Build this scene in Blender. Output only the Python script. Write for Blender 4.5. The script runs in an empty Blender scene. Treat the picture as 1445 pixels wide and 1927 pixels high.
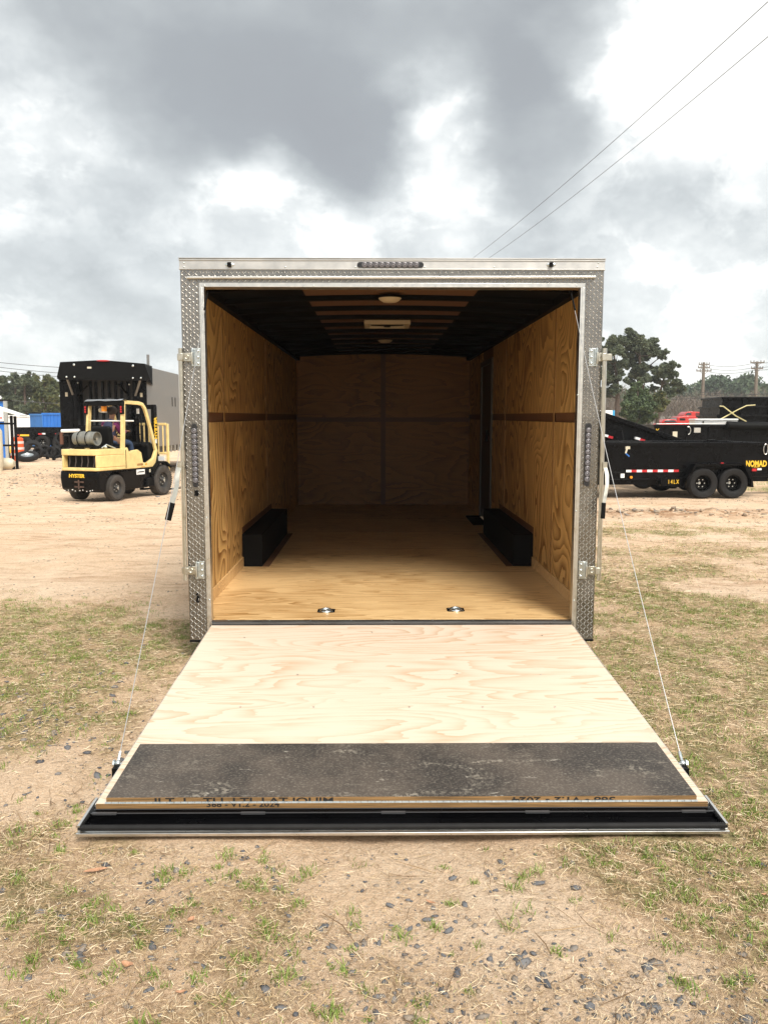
import bpy, bmesh, math, random
import numpy as np
from mathutils import Matrix, Vector, Euler
R = math.radians
random.seed(7)
scene = bpy.context.scene
COL = scene.collection
# ---------------------------------------------------------------- camera
F, CX, CY = 1550.7, 722.5, 963.5
PITCH, YAW, ROLL = 0.10695, 0.0091, -0.0003
CAM = Vector((-0.0988, -5.1797, 1.51))
_f = Vector((0, math.cos(PITCH), -math.sin(PITCH)))
_d = Vector((0, -math.sin(PITCH), -math.cos(PITCH)))
_x = Vector((1, 0, 0))
_Rz = Matrix.Rotation(-YAW, 3, 'Z')
_f, _d, _x = _Rz @ _f, _Rz @ _d, _Rz @ _x
_c, _s = math.cos(ROLL), math.sin(ROLL)
_x, _d = (_c * _x + _s * _d), (-_s * _x + _c * _d)
cd = bpy.data.cameras.new('camera')
cam = bpy.data.objects.new('camera', cd); COL.objects.link(cam)
cd.sensor_fit = 'HORIZONTAL'; cd.sensor_width = 36; cd.lens = 36 * F / 1445
cd.clip_start = 0.05; cd.clip_end = 3000
m3 = Matrix((_x, -_d, -_f)).transposed()
cam.matrix_world = Matrix.Translation(CAM) @ m3.to_4x4()
scene.camera = cam

def ray(px, py):
    return ((px - CX) / F) * _x + ((py - CY) / F) * _d + _f
def at(px, py, D):
    """point at distance D ahead (along +Y) of the camera"""
    r = ray(px, py); return CAM + r * (D / r.y)
# ---------------------------------------------------------------- world / sky
SUN_EL, SUN_AZ = R(47), R(157)      # azimuth from +Y clockwise
w = bpy.data.worlds.new('World'); scene.world = w; w.use_nodes = True
nt = w.node_tree; N = nt.nodes; Lk = nt.links
bg = N['Background']; bg.inputs[1].default_value = 0.1
tc = N.new('ShaderNodeTexCoord')
def wmath(op, a, b=None, c=None, clamp=False):
    n = N.new('ShaderNodeMath'); n.operation = op; n.use_clamp = clamp
    for i, v in enumerate((a, b, c)):
        if v is None: continue
        if isinstance(v, (int, float)): n.inputs[i].default_value = v
        else: Lk.new(v, n.inputs[i])
    return n.outputs[0]
def wvec(op, a, b):
    n = N.new('ShaderNodeVectorMath'); n.operation = op
    for i, v in enumerate((a, b)):
        if isinstance(v, (tuple, Vector)): n.inputs[i].default_value = v
        elif v is not None: Lk.new(v, n.inputs[i])
    return n.outputs['Value'] if op == 'DISTANCE' else n.outputs[0]
def wnoise(vec, scale, detail, rough=.55, dist=0):
    n = N.new('ShaderNodeTexNoise'); n.inputs['Scale'].default_value = scale
    n.inputs['Detail'].default_value = detail; n.inputs['Roughness'].default_value = rough
    n.inputs['Distortion'].default_value = dist
    Lk.new(vec, n.inputs['Vector']); return n
gen = tc.outputs['Generated']
mp = N.new('ShaderNodeMapping'); mp.inputs['Scale'].default_value = (1, 1, 1.45); Lk.new(gen, mp.inputs[0])
warp = wnoise(mp.outputs[0], 4.2, 5, .55)
wv = N.new('ShaderNodeVectorMath'); wv.operation = 'SUBTRACT'; Lk.new(warp.outputs['Color'], wv.inputs[0]); wv.inputs[1].default_value = (.5, .5, .5)
ws = N.new('ShaderNodeVectorMath'); ws.operation = 'SCALE'; Lk.new(wv.outputs[0], ws.inputs[0]); ws.inputs['Scale'].default_value = .20
wd = wvec('ADD', gen, ws.outputs[0])
BLOBS = [  # px, py, radius px, amount (cloud masses: negative = thick grey cloud, positive = thin bright cloud)
 (250, 70, 190, -.20), (420, 110, 220, -.27), (600, 150, 230, -.27), (760, 90, 190, -.22), (640, 270, 130, -.24), (520, 240, 130, -.14), (330, 170, 120, -.10),
 (930, 50, 150, -.26), (1060, 60, 140, -.24), (980, 210, 120, -.22), (1010, 300, 130, -.26), (1120, 200, 90, -.12), (1060, 380, 80, -.08),
 (180, 430, 170, -.13), (60, 470, 130, -.08), (330, 350, 90, -.08), (730, 410, 90, -.10), (300, 560, 130, -.06), (120, 600, 120, -.05), (640, 350, 80, -.12),
 (1200, 380, 130, -.13), (1340, 360, 140, -.11), (1400, 500, 90, -.04), (1000, 440, 90, -.05),
 (90, 215, 110, .15), (200, 250, 80, .13), (30, 330, 80, .13), (50, 20, 130, -.17), (150, 60, 110, -.12), (10, 130, 70, -.05), (1350, 90, 230, .55), (1260, 200, 120, .25), (840, 160, 80, .34), (850, 260, 85, .32), (780, 250, 50, .2), (890, 360, 70, .18),
 (470, 330, 80, .26), (540, 400, 90, .24), (600, 460, 60, .14), (420, 400, 60, .12), (40, 560, 90, .06), (1190, 480, 90, .14), (1290, 470, 60, .12), (1350, 640, 160, .10), (60, 690, 120, .08), (740, 350, 60, .08),
]
acc = None
for (px, py, rr, amt) in BLOBS:
    c = ray(px, py).normalized()
    dn = wvec('DISTANCE', wd, c)
    mr = N.new('ShaderNodeMapRange'); mr.interpolation_type = 'SMOOTHERSTEP'
    Lk.new(dn, mr.inputs[0]); mr.inputs[1].default_value = 0; mr.inputs[2].default_value = rr * 1.55 / F
    mr.inputs[3].default_value = amt * (1.0 if amt < 0 else .8); mr.inputs[4].default_value = 0
    acc = mr.outputs[0] if acc is None else wmath('ADD', acc, mr.outputs[0])
fb = wnoise(mp.outputs[0], 4.2, 8, .56, .1)
fb2 = wnoise(mp.outputs[0], 8.0, 9, .6, .0)
v = wmath('ADD', acc, wmath('MULTIPLY', wmath('SUBTRACT', fb.outputs[0], .5), .62))
v = wmath('ADD', v, wmath('MULTIPLY', wmath('SUBTRACT', wmath('ABSOLUTE', wmath('SUBTRACT', fb2.outputs[0], .5)), .08), wmath('ADD', wmath('MULTIPLY', acc, 2.2), 1.15, None, True)))
fb3 = wnoise(mp.outputs[0], 7.5, 9, .6, .2)
cu = N.new('ShaderNodeMapRange'); cu.interpolation_type = 'SMOOTHSTEP'; Lk.new(fb3.outputs[0], cu.inputs[0]); cu.inputs[1].default_value = .47; cu.inputs[2].default_value = .56
cu.inputs[3].default_value = -.06; cu.inputs[4].default_value = .09
v = wmath('ADD', v, wmath('MULTIPLY', cu.outputs[0], wmath('ADD', wmath('MULTIPLY', acc, 3.0), 1.0, None, True)))
v = wmath('ADD', v, .765)
cr = N.new('ShaderNodeValToRGB'); Lk.new(v, cr.inputs[0])
e = cr.color_ramp.elements
e[0].position = .0; e[0].color = (.33, .345, .36, 1)
e[1].position = 1.0; e[1].color = (1.0, .99, .96, 1)
for p, c in ((.22, (.35, .37, .385, 1)), (.42, (.45, .475, .485, 1)), (.6, (.59, .62, .625, 1)), (.76, (.76, .785, .78, 1)), (.9, (.97, .97, .94, 1))):
    n = e.new(p); n.color = c
sky = N.new('ShaderNodeTexSky'); sky.sky_type = 'NISHITA'; sky.sun_disc = False
sky.sun_elevation = SUN_EL; sky.sun_rotation = SUN_AZ
sc = N.new('ShaderNodeVectorMath'); sc.operation = 'SCALE'; Lk.new(cr.outputs[0], sc.inputs[0]); sc.inputs['Scale'].default_value = 8.2
mx = N.new('ShaderNodeMix'); mx.data_type = 'RGBA'; mx.inputs[0].default_value = .93
Lk.new(sky.outputs[0], mx.inputs[6]); Lk.new(sc.outputs[0], mx.inputs[7]); Lk.new(mx.outputs[2], bg.inputs[0])
# sun behind thin cloud
sl = bpy.data.lights.new('sun', 'SUN'); sl.energy = 3.0; sl.angle = R(22); sl.color = (1, .95, .87)
so = bpy.data.objects.new('sun', sl); COL.objects.link(so)
sd = Vector((math.sin(SUN_AZ) * math.cos(SUN_EL), math.cos(SUN_AZ) * math.cos(SUN_EL), math.sin(SUN_EL)))
so.rotation_euler = sd.to_track_quat('Z', 'Y').to_euler(); so.location = (4, -4, 12)
scene.view_settings.view_transform = 'Standard'; scene.view_settings.look = 'None'
scene.view_settings.gamma = 1; scene.view_settings.exposure = 0.62
scene.cycles.max_bounces = 6; scene.cycles.diffuse_bounces = 3; scene.cycles.volume_bounces = 0
# ---------------------------------------------------------------- mesh helpers
class MB:
    def __init__(s): s.v = []; s.f = []; s.mi = []
    def add(s, vs, fs, M=None, mi=0):
        b = len(s.v)
        s.v += [tuple(M @ Vector(p)) if M is not None else tuple(p) for p in vs]
        s.f += [tuple(i + b for i in f) for f in fs]; s.mi += [mi] * len(fs); return s
    def box(s, x0, x1, y0, y1, z0, z1, M=None, mi=0):
        vs = [(x0,y0,z0),(x1,y0,z0),(x1,y1,z0),(x0,y1,z0),(x0,y0,z1),(x1,y0,z1),(x1,y1,z1),(x0,y1,z1)]
        return s.add(vs, [(0,3,2,1),(4,5,6,7),(0,1,5,4),(1,2,6,5),(2,3,7,6),(3,0,4,7)], M, mi)
    def prism(s, poly, a0, a1, axis='x', M=None, mi=0):
        n = len(poly)
        def P(p, a): return (a, p[0], p[1]) if axis == 'x' else ((p[0], a, p[1]) if axis == 'y' else (p[0], p[1], a))
        vs = [P(p, a0) for p in poly] + [P(p, a1) for p in poly]
        fs = [tuple(range(n))[::-1], tuple(range(n, 2*n))] + [(i, (i+1) % n, (i+1) % n + n, i + n) for i in range(n)]
        return s.add(vs, fs, M, mi)
    def cyl(s, p0, p1, r0, r1=None, n=12, caps=True, M=None, mi=0):
        r1 = r0 if r1 is None else r1; p0, p1 = Vector(p0), Vector(p1)
        q = (p1 - p0).to_track_quat('Z', 'Y'); vs = []
        for p, r in ((p0, r0), (p1, r1)):
            for i in range(n):
                a = 2 * math.pi * i / n; vs.append(p + q @ Vector((r * math.cos(a), r * math.sin(a), 0)))
        fs = [(i, (i+1) % n, (i+1) % n + n, i + n) for i in range(n)]
        if caps: fs += [tuple(range(n))[::-1], tuple(range(n, 2*n))]
        return s.add(vs, fs, M, mi)
    def tube(s, pts, r, n=8, M=None, mi=0, closed=False):
        pts = [Vector(p) for p in pts]; m = len(pts); vs = []
        for k, p in enumerate(pts):
            a = pts[(k-1) % m] if (k or closed) else p; b = pts[(k+1) % m] if (k < m-1 or closed) else p
            t = (b - a).normalized(); up = Vector((0,0,1)) if abs(t.z) < .93 else Vector((0,1,0))
            u = t.cross(up).normalized(); w_ = t.cross(u)
            rr = r[k] if isinstance(r, (list, tuple)) else r
            for i in range(n):
                an = 2*math.pi*i/n; vs.append(p + u*rr*math.cos(an) + w_*rr*math.sin(an))
        fs = []
        for k in range(m if closed else m-1):
            k2 = (k+1) % m
            for i in range(n): fs.append((k*n+i, k*n+(i+1) % n, k2*n+(i+1) % n, k2*n+i))
        if not closed: fs += [tuple(range(n))[::-1], tuple(range((m-1)*n, m*n))]
        return s.add(vs, fs, M, mi)
    def lathe(s, prof, n=24, M=None, mi=0, closed=False):
        """prof: (r, h) around local z"""
        m = len(prof); vs = [(r*math.cos(2*math.pi*i/n), r*math.sin(2*math.pi*i/n), h) for r, h in prof for i in range(n)]
        fs = [(k*n+i, k*n+(i+1) % n, ((k+1) % m)*n+(i+1) % n, ((k+1) % m)*n+i) for k in range(m if closed else m-1) for i in range(n)]
        return s.add(vs, fs, M, mi)
    def sphere(s, c, r, n=12, m=8, sc=(1,1,1), M=None, mi=0):
        c = Vector(c); vs = [c + Vector((0,0,r*sc[2]))]
        for j in range(1, m):
            t = math.pi*j/m
            for i in range(n):
                a = 2*math.pi*i/n; vs.append(c + Vector((r*sc[0]*math.sin(t)*math.cos(a), r*sc[1]*math.sin(t)*math.sin(a), r*sc[2]*math.cos(t))))
        vs.append(c - Vector((0,0,r*sc[2]))); L = len(vs)-1
        fs = [(0, 1+i, 1+(i+1) % n) for i in range(n)]
        for j in range(m-2):
            for i in range(n): fs.append((1+j*n+i, 1+(j+1)*n+i, 1+(j+1)*n+(i+1) % n, 1+j*n+(i+1) % n))
        fs += [(L, 1+(m-2)*n+(i+1) % n, 1+(m-2)*n+i) for i in range(n)]
        return s.add(vs, fs, M, mi)
    def build(s, name, mats, parent=None, bevel=0, smooth=True, seg=2, recalc=True):
        me = bpy.data.meshes.new(name); me.from_pydata(s.v, [], s.f)
        for m in (mats if isinstance(mats, (list, tuple)) else [mats]): me.materials.append(m)
        me.polygons.foreach_set('material_index', s.mi)
        if recalc:
            bm = bmesh.new(); bm.from_mesh(me); bmesh.ops.recalc_face_normals(bm, faces=bm.faces); bm.to_mesh(me); bm.free()
        if smooth:
            me.shade_smooth(); me.set_sharp_from_angle(angle=R(38))
        o = bpy.data.objects.new(name, me); COL.objects.link(o); o.parent = parent
        if bevel:
            b = o.modifiers.new('bevel', 'BEVEL'); b.width = bevel; b.segments = seg; b.limit_method = 'ANGLE'; b.angle_limit = R(35); b.harden_normals = False
        return o
def np_mesh(name, V, Fc, mats, parent=None, k=3, tint=None, smooth=False, matidx=None):
    me = bpy.data.meshes.new(name); nf = len(Fc)
    me.vertices.add(len(V)); me.vertices.foreach_set('co', np.asarray(V, np.float32).ravel())
    me.loops.add(nf*k); me.loops.foreach_set('vertex_index', np.asarray(Fc, np.int32).ravel())
    me.polygons.add(nf); me.polygons.foreach_set('loop_start', np.arange(0, nf*k, k, dtype=np.int32))
    me.polygons.foreach_set('loop_total', np.full(nf, k, np.int32))
    for m in (mats if isinstance(mats, (list, tuple)) else [mats]): me.materials.append(m)
    if matidx is not None: me.polygons.foreach_set('material_index', np.asarray(matidx, np.int32))
    if smooth: me.polygons.foreach_set('use_smooth', np.ones(nf, bool))
    me.update(calc_edges=True)
    if tint is not None:
        a = me.attributes.new('tint', 'FLOAT', 'POINT'); a.data.foreach_set('value', np.asarray(tint, np.float32))
    o = bpy.data.objects.new(name, me); COL.objects.link(o); o.parent = parent; return o
def tag(o, label=None, cat=None, group=None, kind=None):
    if label: o['label'] = label
    if cat: o['category'] = cat
    if group: o['group'] = group
    if kind: o['kind'] = kind
    return o
def empty(name, loc=(0,0,0), rz=0, label=None, cat=None, group=None, rot=None):
    o = bpy.data.objects.new(name, None); COL.objects.link(o); o.location = loc; o.rotation_euler = rot or (0,0,rz)
    o.empty_display_size = .2
    return tag(o, label, cat, group)
def copy_tree(o, parent=None):
    c = o.copy(); COL.objects.link(c); c.parent = parent
    for ch in list(o.children): copy_tree(ch, c)
    return c
def text(s, size, mat, parent, M, name='lettering', extr=.002, offs=0.0, align='CENTER'):
    cu = bpy.data.curves.new('t', 'FONT'); cu.body = s; cu.size = size; cu.extrude = extr; cu.offset = offs; cu.resolution_u = 3
    cu.align_x = align; cu.align_y = 'CENTER'
    t = bpy.data.objects.new('t', cu); me = bpy.data.meshes.new_from_object(t)
    bpy.data.objects.remove(t); bpy.data.curves.remove(cu)
    me.transform(M); me.materials.clear(); me.materials.append(mat)
    o = bpy.data.objects.new(name, me); COL.objects.link(o); o.parent = parent; return o
FACE = Matrix.Rotation(R(90), 4, 'X')      # text facing -Y
T = Matrix.Translation
# ---------------------------------------------------------------- materials
def mat(name, col, rough=.6, metal=0, spec=.5, noise=0, nscale=8, bump=0, bscale=40, coat=0, emit=None, stretch=(1,1,1), rvar=0, tint=None, trans=0):
    m = bpy.data.materials.new(name); m.use_nodes = True; t = m.node_tree; n = t.nodes; l = t.links
    b = n['Principled BSDF']; b.inputs['Base Color'].default_value = (*col, 1); b.inputs['Roughness'].default_value = rough
    b.inputs['Metallic'].default_value = metal; b.inputs['Specular IOR Level'].default_value = spec; b.inputs['Coat Weight'].default_value = coat
    if trans: b.inputs['Transmission Weight'].default_value = trans
    if emit: b.inputs['Emission Color'].default_value = (*emit[:3], 1); b.inputs['Emission Strength'].default_value = emit[3]
    if noise or bump or rvar:
        tcx = n.new('ShaderNodeTexCoord'); mpp = n.new('ShaderNodeMapping'); mpp.inputs['Scale'].default_value = stretch
        l.new(tcx.outputs['Object'], mpp.inputs[0])
    if noise or rvar:
        nz = n.new('ShaderNodeTexNoise'); nz.inputs['Scale'].default_value = nscale; nz.inputs['Detail'].default_value = 6; nz.inputs['Roughness'].default_value = .65
        l.new(mpp.outputs[0], nz.inputs[0])
    if noise:
        r = n.new('ShaderNodeValToRGB'); l.new(nz.outputs[0], r.inputs[0])
        r.color_ramp.elements[0].position = .3; r.color_ramp.elements[1].position = .7
        r.color_ramp.elements[0].color = (*[max(0, c*(1-noise)) for c in col], 1); r.color_ramp.elements[1].color = (*[min(1, c*(1+noise)) for c in col], 1)
        l.new(r.outputs[0], b.inputs['Base Color'])
    if rvar:
        q = n.new('ShaderNodeMapRange'); l.new(nz.outputs[0], q.inputs[0]); q.inputs[1].default_value = .3; q.inputs[2].default_value = .7
        q.inputs[3].default_value = max(.02, rough-rvar); q.inputs[4].default_value = min(1, rough+rvar); l.new(q.outputs[0], b.inputs['Roughness'])
    if bump:
        nb = n.new('ShaderNodeTexNoise'); nb.inputs['Scale'].default_value = bscale; nb.inputs['Detail'].default_value = 4; l.new(mpp.outputs[0], nb.inputs[0])
        bp = n.new('ShaderNodeBump'); bp.inputs['Strength'].default_value = bump; bp.inputs['Distance'].default_value = .01
        l.new(nb.outputs[0], bp.inputs['Height']); l.new(bp.outputs[0], b.inputs['Normal'])
    if tint:
        a = n.new('ShaderNodeAttribute'); a.attribute_name = 'tint'; r = n.new('ShaderNodeValToRGB'); l.new(a.outputs['Fac'], r.inputs[0])
        el = r.color_ramp.elements
        while len(el) < len(tint): el.new(.5)
        for i, c in enumerate(tint): el[i].position = i/(len(tint)-1); el[i].color = (*c, 1)
        l.new(r.outputs[0], b.inputs['Base Color'])
    return m
def plywood(name, light, dark, axis, rough=.5, scale=1.0, lines=26, contrast=.8, off=0, coat=0, stain=.25, knots=0, stretch=6.5, fineamt=.55, pw=1.7, wa=.9, det=2.2, vmin=-.42):
    """contour lines of a stretched noise field give the cathedral figure of rotary-cut plywood; axis = grain direction"""
    m = bpy.data.materials.new(name); m.use_nodes = True; t = m.node_tree; n = t.nodes; l = t.links; b = n['Principled BSDF']
    tcx = n.new('ShaderNodeTexCoord'); mp1 = n.new('ShaderNodeMapping'); l.new(tcx.outputs['Object'], mp1.inputs[0])
    s = [1.0, 1.0, 1.0]; s[axis] = 1.0/stretch
    mp1.inputs['Scale'].default_value = [k*2.2*scale for k in s]; mp1.inputs['Location'].default_value = (off, off*.7, off*1.3)
    def nz(vec, sc, det, rg=.5, dist=0):
        q = n.new('ShaderNodeTexNoise'); q.inputs['Scale'].default_value = sc; q.inputs['Detail'].default_value = det
        q.inputs['Roughness'].default_value = rg; q.inputs['Distortion'].default_value = dist; l.new(vec, q.inputs[0]); return q.outputs[0]
    def mt(op, a, c=None, clamp=False):
        q = n.new('ShaderNodeMath'); q.operation = op; q.use_clamp = clamp
        for i, v_ in enumerate((a, c)):
            if v_ is None: continue
            if isinstance(v_, (int, float)): q.inputs[i].default_value = v_
            else: l.new(v_, q.inputs[i])
        return q.outputs[0]
    base = nz(mp1.outputs[0], 1.0, det, .42, .35)
    wob = nz(mp1.outputs[0], 9, 3, .5)
    ph = mt('ADD', mt('MULTIPLY', base, lines*1.0), mt('MULTIPLY', wob, wa))
    fr = mt('FRACT', ph)
    ring = mt('POWER', fr, pw)                       # soft earlywood rising to a sharp latewood line
    mp2 = n.new('ShaderNodeMapping'); l.new(tcx.outputs['Object'], mp2.inputs[0])
    s2 = [60.0, 60.0, 60.0]; s2[axis] = 2.2; mp2.inputs['Scale'].default_value = s2
    fine = nz(mp2.outputs[0], 1.6, 4, .6)
    big = nz(tcx.outputs['Object'], 1.1, 3, .55)
    vis = mt('ADD', mt('MULTIPLY', big, 2.2), vmin, True)
    fac = mt('ADD', mt('MULTIPLY', mt('MULTIPLY', ring, contrast), vis), mt('MULTIPLY', mt('SUBTRACT', fine, .5), fineamt), True)
    fac = mt('ADD', fac, mt('MULTIPLY', mt('SUBTRACT', big, .5), stain*2), True)
    mix = n.new('ShaderNodeMix'); mix.data_type = 'RGBA'; l.new(fac, mix.inputs[0])
    mix.inputs[6].default_value = (*light, 1); mix.inputs[7].default_value = (*dark, 1)
    l.new(mix.outputs[2], b.inputs['Base Color'])
    b.inputs['Roughness'].default_value = rough; b.inputs['Coat Weight'].default_value = coat; b.inputs['Coat Roughness'].default_value = .3
    bp = n.new('ShaderNodeBump'); bp.inputs['Strength'].default_value = .12; bp.inputs['Distance'].default_value = .002
    l.new(fac, bp.inputs['Height']); l.new(bp.outputs[0], b.inputs['Normal'])
    return m
M = {}
M['ramp_ply'] = plywood('ramp_plywood', (.70, .57, .445), (.50, .30, .155), 0, .55, 1.3, 20, .8, 3.1, stain=.10, stretch=5.0, pw=2.4, fineamt=.8)
M['floor_ply'] = plywood('floor_plywood', (.80, .54, .26), (.38, .19, .055), 0, .36, 1.7, 16, 1.0, 7.7, coat=.12, stain=.4, stretch=6)
M['wall_ply'] = plywood('wall_plywood', (.72, .46, .175), (.25, .115, .028), 2, .42, .80, 20, 1.25, 1.7, coat=.15, stain=.15, stretch=2.0, fineamt=.15, wa=.35, det=1.6, vmin=-.1)
M['wall_ply2'] = plywood('wall_plywood_b', (.72, .46, .175), (.25, .115, .028), 2, .42, .72, 20, 1.25, 9.4, coat=.15, stain=.15, stretch=1.5, fineamt=.15, wa=.35, det=1.6, vmin=-.1)
M['back_ply'] = plywood('end_wall_plywood_shaded', (.36, .165, .035), (.15, .06, .012), 0, .5, 1.2, 11, 1.0, 4.4, stain=.2, stretch=3.5)  # deep interior shade put into the colour, darker than the side wall ply
M['edge_ply'] = mat('plywood_edge', (.24, .135, .05), .75, noise=.6, nscale=1, stretch=(5, 30, 190))
M['brown'] = mat('brown_board', (.16, .075, .035), .5, noise=.15, nscale=4)
M['strip_ply'] = mat('ceiling_plywood', (.125, .062, .03), .6, noise=.12, nscale=3, stretch=(1, 8, 1))
M['alu'] = mat('aluminium', (.70, .69, .66), .34, 1, noise=.06, nscale=30, stretch=(1, 1, 1), rvar=.08)
M['alu_dull'] = mat('dull_aluminium', (.58, .57, .55), .42, .9, noise=.1, nscale=9, rvar=.1)
M['plate'] = mat('diamond_plate', (.27, .26, .245), .30, 1, noise=.2, nscale=5, rvar=.1)
M['lug'] = mat('diamond_lug', (.93, .91, .87), .33, 1)
M['zinc'] = mat('zinc_steel', (.62, .66, .66), .33, 1, noise=.1, nscale=60, rvar=.1)
M['brass'] = mat('yellow_zinc_steel', (.56, .54, .47), .36, 1, rvar=.1, noise=.15, nscale=20)
M['black'] = mat('black_paint', (.0025, .0025, .003), .28, 0, .13, rvar=.1, noise=.3, nscale=3)
M['matblack'] = mat('matt_black', (.005, .005, .005), .55, 0, .10, noise=.3, nscale=10)
M['boxblack'] = mat('black_box_paint', (.005, .005, .005), .7, 0, .1)
M['rubber'] = mat('rubber', (.012, .0115, .0115), .7, 0, .25, noise=.35, nscale=14)
M['dusty_rubber'] = mat('dusty_rubber', (.05, .044, .038), .85, noise=.4, nscale=8)
M['film'] = None
M['yellow'] = mat('yellow_paint', (.74, .56, .235), .42, noise=.16, nscale=7, coat=.25, rvar=.1)
M['white'] = mat('white_paint', (.78, .79, .78), .45, noise=.06, nscale=3)
M['cream'] = mat('cream_paint', (.60, .55, .42), .5, noise=.12, nscale=6)
M['blue'] = mat('blue_paint', (.02, .15, .52), .4, noise=.15, nscale=2)
M['red'] = mat('red_paint', (.50, .02, .015), .35, coat=.4)
M['taped'] = mat('red_reflector', (.45, .015, .02), .35)
M['gold'] = mat('yellow_decal', (.78, .48, .03), .5)
M['darkink'] = mat('black_ink', (.015, .012, .01), .8)
M['orange'] = mat('orange_plastic', (.72, .10, .02), .55, noise=.1, nscale=5)
M['glass'] = mat('dark_glass', (.02, .025, .03), .08, spec=.8)
M['amber'] = mat('amber_lens', (.85, .30, .02), .25)
M['lens'] = mat('clear_lens', (.17, .16, .17), .4, .3)
M['lensring'] = mat('smoked_lens_housing', (.025, .025, .028), .3)
M['domelens'] = mat('dome_lens', (.50, .42, .29), .4)
M['grey_steel'] = mat('grey_steel', (.23, .225, .215), .45, .5, noise=.14, nscale=1.2, stretch=(1, 1, 3), rvar=.1)
M['tank'] = mat('grey_tank', (.20, .20, .18), .5, .3, noise=.18, nscale=9, rvar=.1)
M['bark'] = mat('bark', (.075, .052, .038), .9, noise=.35, nscale=6, bump=.5, bscale=20)
M['greybark'] = mat('grey_bark', (.16, .135, .115), .9, noise=.3, nscale=5)
M['pole'] = mat('weathered_pole', (.16, .135, .11), .85, noise=.3, nscale=4, stretch=(4, 4, .4))
M['wire'] = mat('wire', (.05, .05, .05), .6)
M['cable'] = mat('galvanised_cable', (.42, .42, .42), .4, .5)
M['skin'] = mat('skin', (.28, .14, .085), .55)
M['purple'] = mat('purple_sweater', (.13, .012, .085), .85)
M['navy'] = mat('navy_vest', (.018, .022, .055), .8)
M['jean'] = mat('blue_jeans', (.03, .055, .11), .85, noise=.2, nscale=30)
M['hair'] = mat('dark_hair', (.02, .013, .01), .7)
M['concrete'] = mat('pale_concrete', (.50, .48, .45), .8, noise=.12, nscale=2)
M['pine'] = mat('pine_needles', (.06, .08, .03), .7, tint=[(.035, .048, .028), (.075, .095, .05), (.135, .155, .085)])
M['leaf'] = mat('evergreen_leaves', (.05, .08, .03), .6, tint=[(.028, .05, .02), (.06, .09, .035), (.10, .14, .055)])
M['hillwood'] = mat('hill_leaves', (.06, .09, .04), .8, tint=[(.035, .06, .03), (.055, .085, .04), (.085, .115, .05)])
M['yellowtree'] = mat('olive_leaves', (.1, .1, .03), .7, tint=[(.03, .045, .015), (.07, .085, .025), (.14, .13, .035)])
M['twig'] = mat('twigs', (.15, .12, .1), .9, tint=[(.10, .08, .065), (.17, .14, .115), (.24, .2, .165)])
def film_mat():
    m = mat('worn_black_film', (.05, .045, .042), .6, 0, .28); t = m.node_tree; n = t.nodes; l = t.links; b = n['Principled BSDF']
    tcx = n.new('ShaderNodeTexCoord')
    def nz(sc, det, st, rg=.6, dist=0):
        mpp = n.new('ShaderNodeMapping'); mpp.inputs['Scale'].default_value = st; l.new(tcx.outputs['Object'], mpp.inputs[0])
        q = n.new('ShaderNodeTexNoise'); q.inputs['Scale'].default_value = sc; q.inputs['Detail'].default_value = det; q.inputs['Roughness'].default_value = rg
        q.inputs['Distortion'].default_value = dist; l.new(mpp.outputs[0], q.inputs[0]); return q.outputs[0]
    def ramp(v_, a, c):
        q = n.new('ShaderNodeMapRange'); q.interpolation_type = 'SMOOTHSTEP'; l.new(v_, q.inputs[0]); q.inputs[1].default_value = a; q.inputs[2].default_value = c; return q.outputs[0]
    def mix(f, a, c):
        q = n.new('ShaderNodeMix'); q.data_type = 'RGBA'; l.new(f, q.inputs[0])
        for i, v_ in ((6, a), (7, c)):
            if isinstance(v_, tuple): q.inputs[i].default_value = (*v_, 1)
            else: l.new(v_, q.inputs[i])
        return q.outputs[2]
    def mul(a, c):
        q = n.new('ShaderNodeMath'); q.operation = 'MULTIPLY'; l.new(a, q.inputs[0])
        if isinstance(c, float): q.inputs[1].default_value = c
        else: l.new(c, q.inputs[1])
        return q.outputs[0]
    c = mix(ramp(nz(2.5, 5, (1, 1, 1)), .38, .62), (.040, .034, .030), (.092, .074, .060))
    c = mix(mul(ramp(nz(90, 3, (1, 1.6, 1)), .48, .68), .45), c, (.24, .21, .17))
    dust = mul(ramp(nz(3.2, 4, (1, 2, 1), .6, 1.0), .54, .70), ramp(nz(55, 2, (1, 1, 1)), .46, .6))
    c = mix(mul(dust, .6), c, (.34, .30, .24))
    scr = mul(ramp(nz(7, 3, (1, 6, 1)), .64, .70), ramp(nz(60, 3, (1, 3, 1)), .5, .62))
    c = mix(mul(scr, .8), c, (.46, .42, .35))
    l.new(c, b.inputs['Base Color']); return m
M['film'] = film_mat()
# ---------------------------------------------------------------- ground
_rng = np.random.default_rng(11)
_LAT = _rng.random((256, 256))
def vnoise(x, y):
    x = np.asarray(x, float); y = np.asarray(y, float); xi = np.floor(x).astype(int); yi = np.floor(y).astype(int)
    fx = x-xi; fy = y-yi; fx = fx*fx*(3-2*fx); fy = fy*fy*(3-2*fy)
    a = _LAT[xi & 255, yi & 255]; b = _LAT[(xi+1) & 255, yi & 255]; c = _LAT[xi & 255, (yi+1) & 255]; d = _LAT[(xi+1) & 255, (yi+1) & 255]
    return (a*(1-fx)+b*fx)*(1-fy)+(c*(1-fx)+d*fx)*fy
def fbm(x, y, s=1, o=4, ofs=0):
    r = 0; a = .5; t = 0
    for k in range(o):
        r = r+a*vnoise(np.asarray(x)*s+ofs+k*17.3, np.asarray(y)*s+ofs*1.7-k*9.1); t += a; a *= .5; s *= 2.03
    return r/t
def sstep(a, b, x):
    t = np.clip((np.asarray(x, float)-a)/(b-a), 0, 1); return t*t*(3-2*t)
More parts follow.
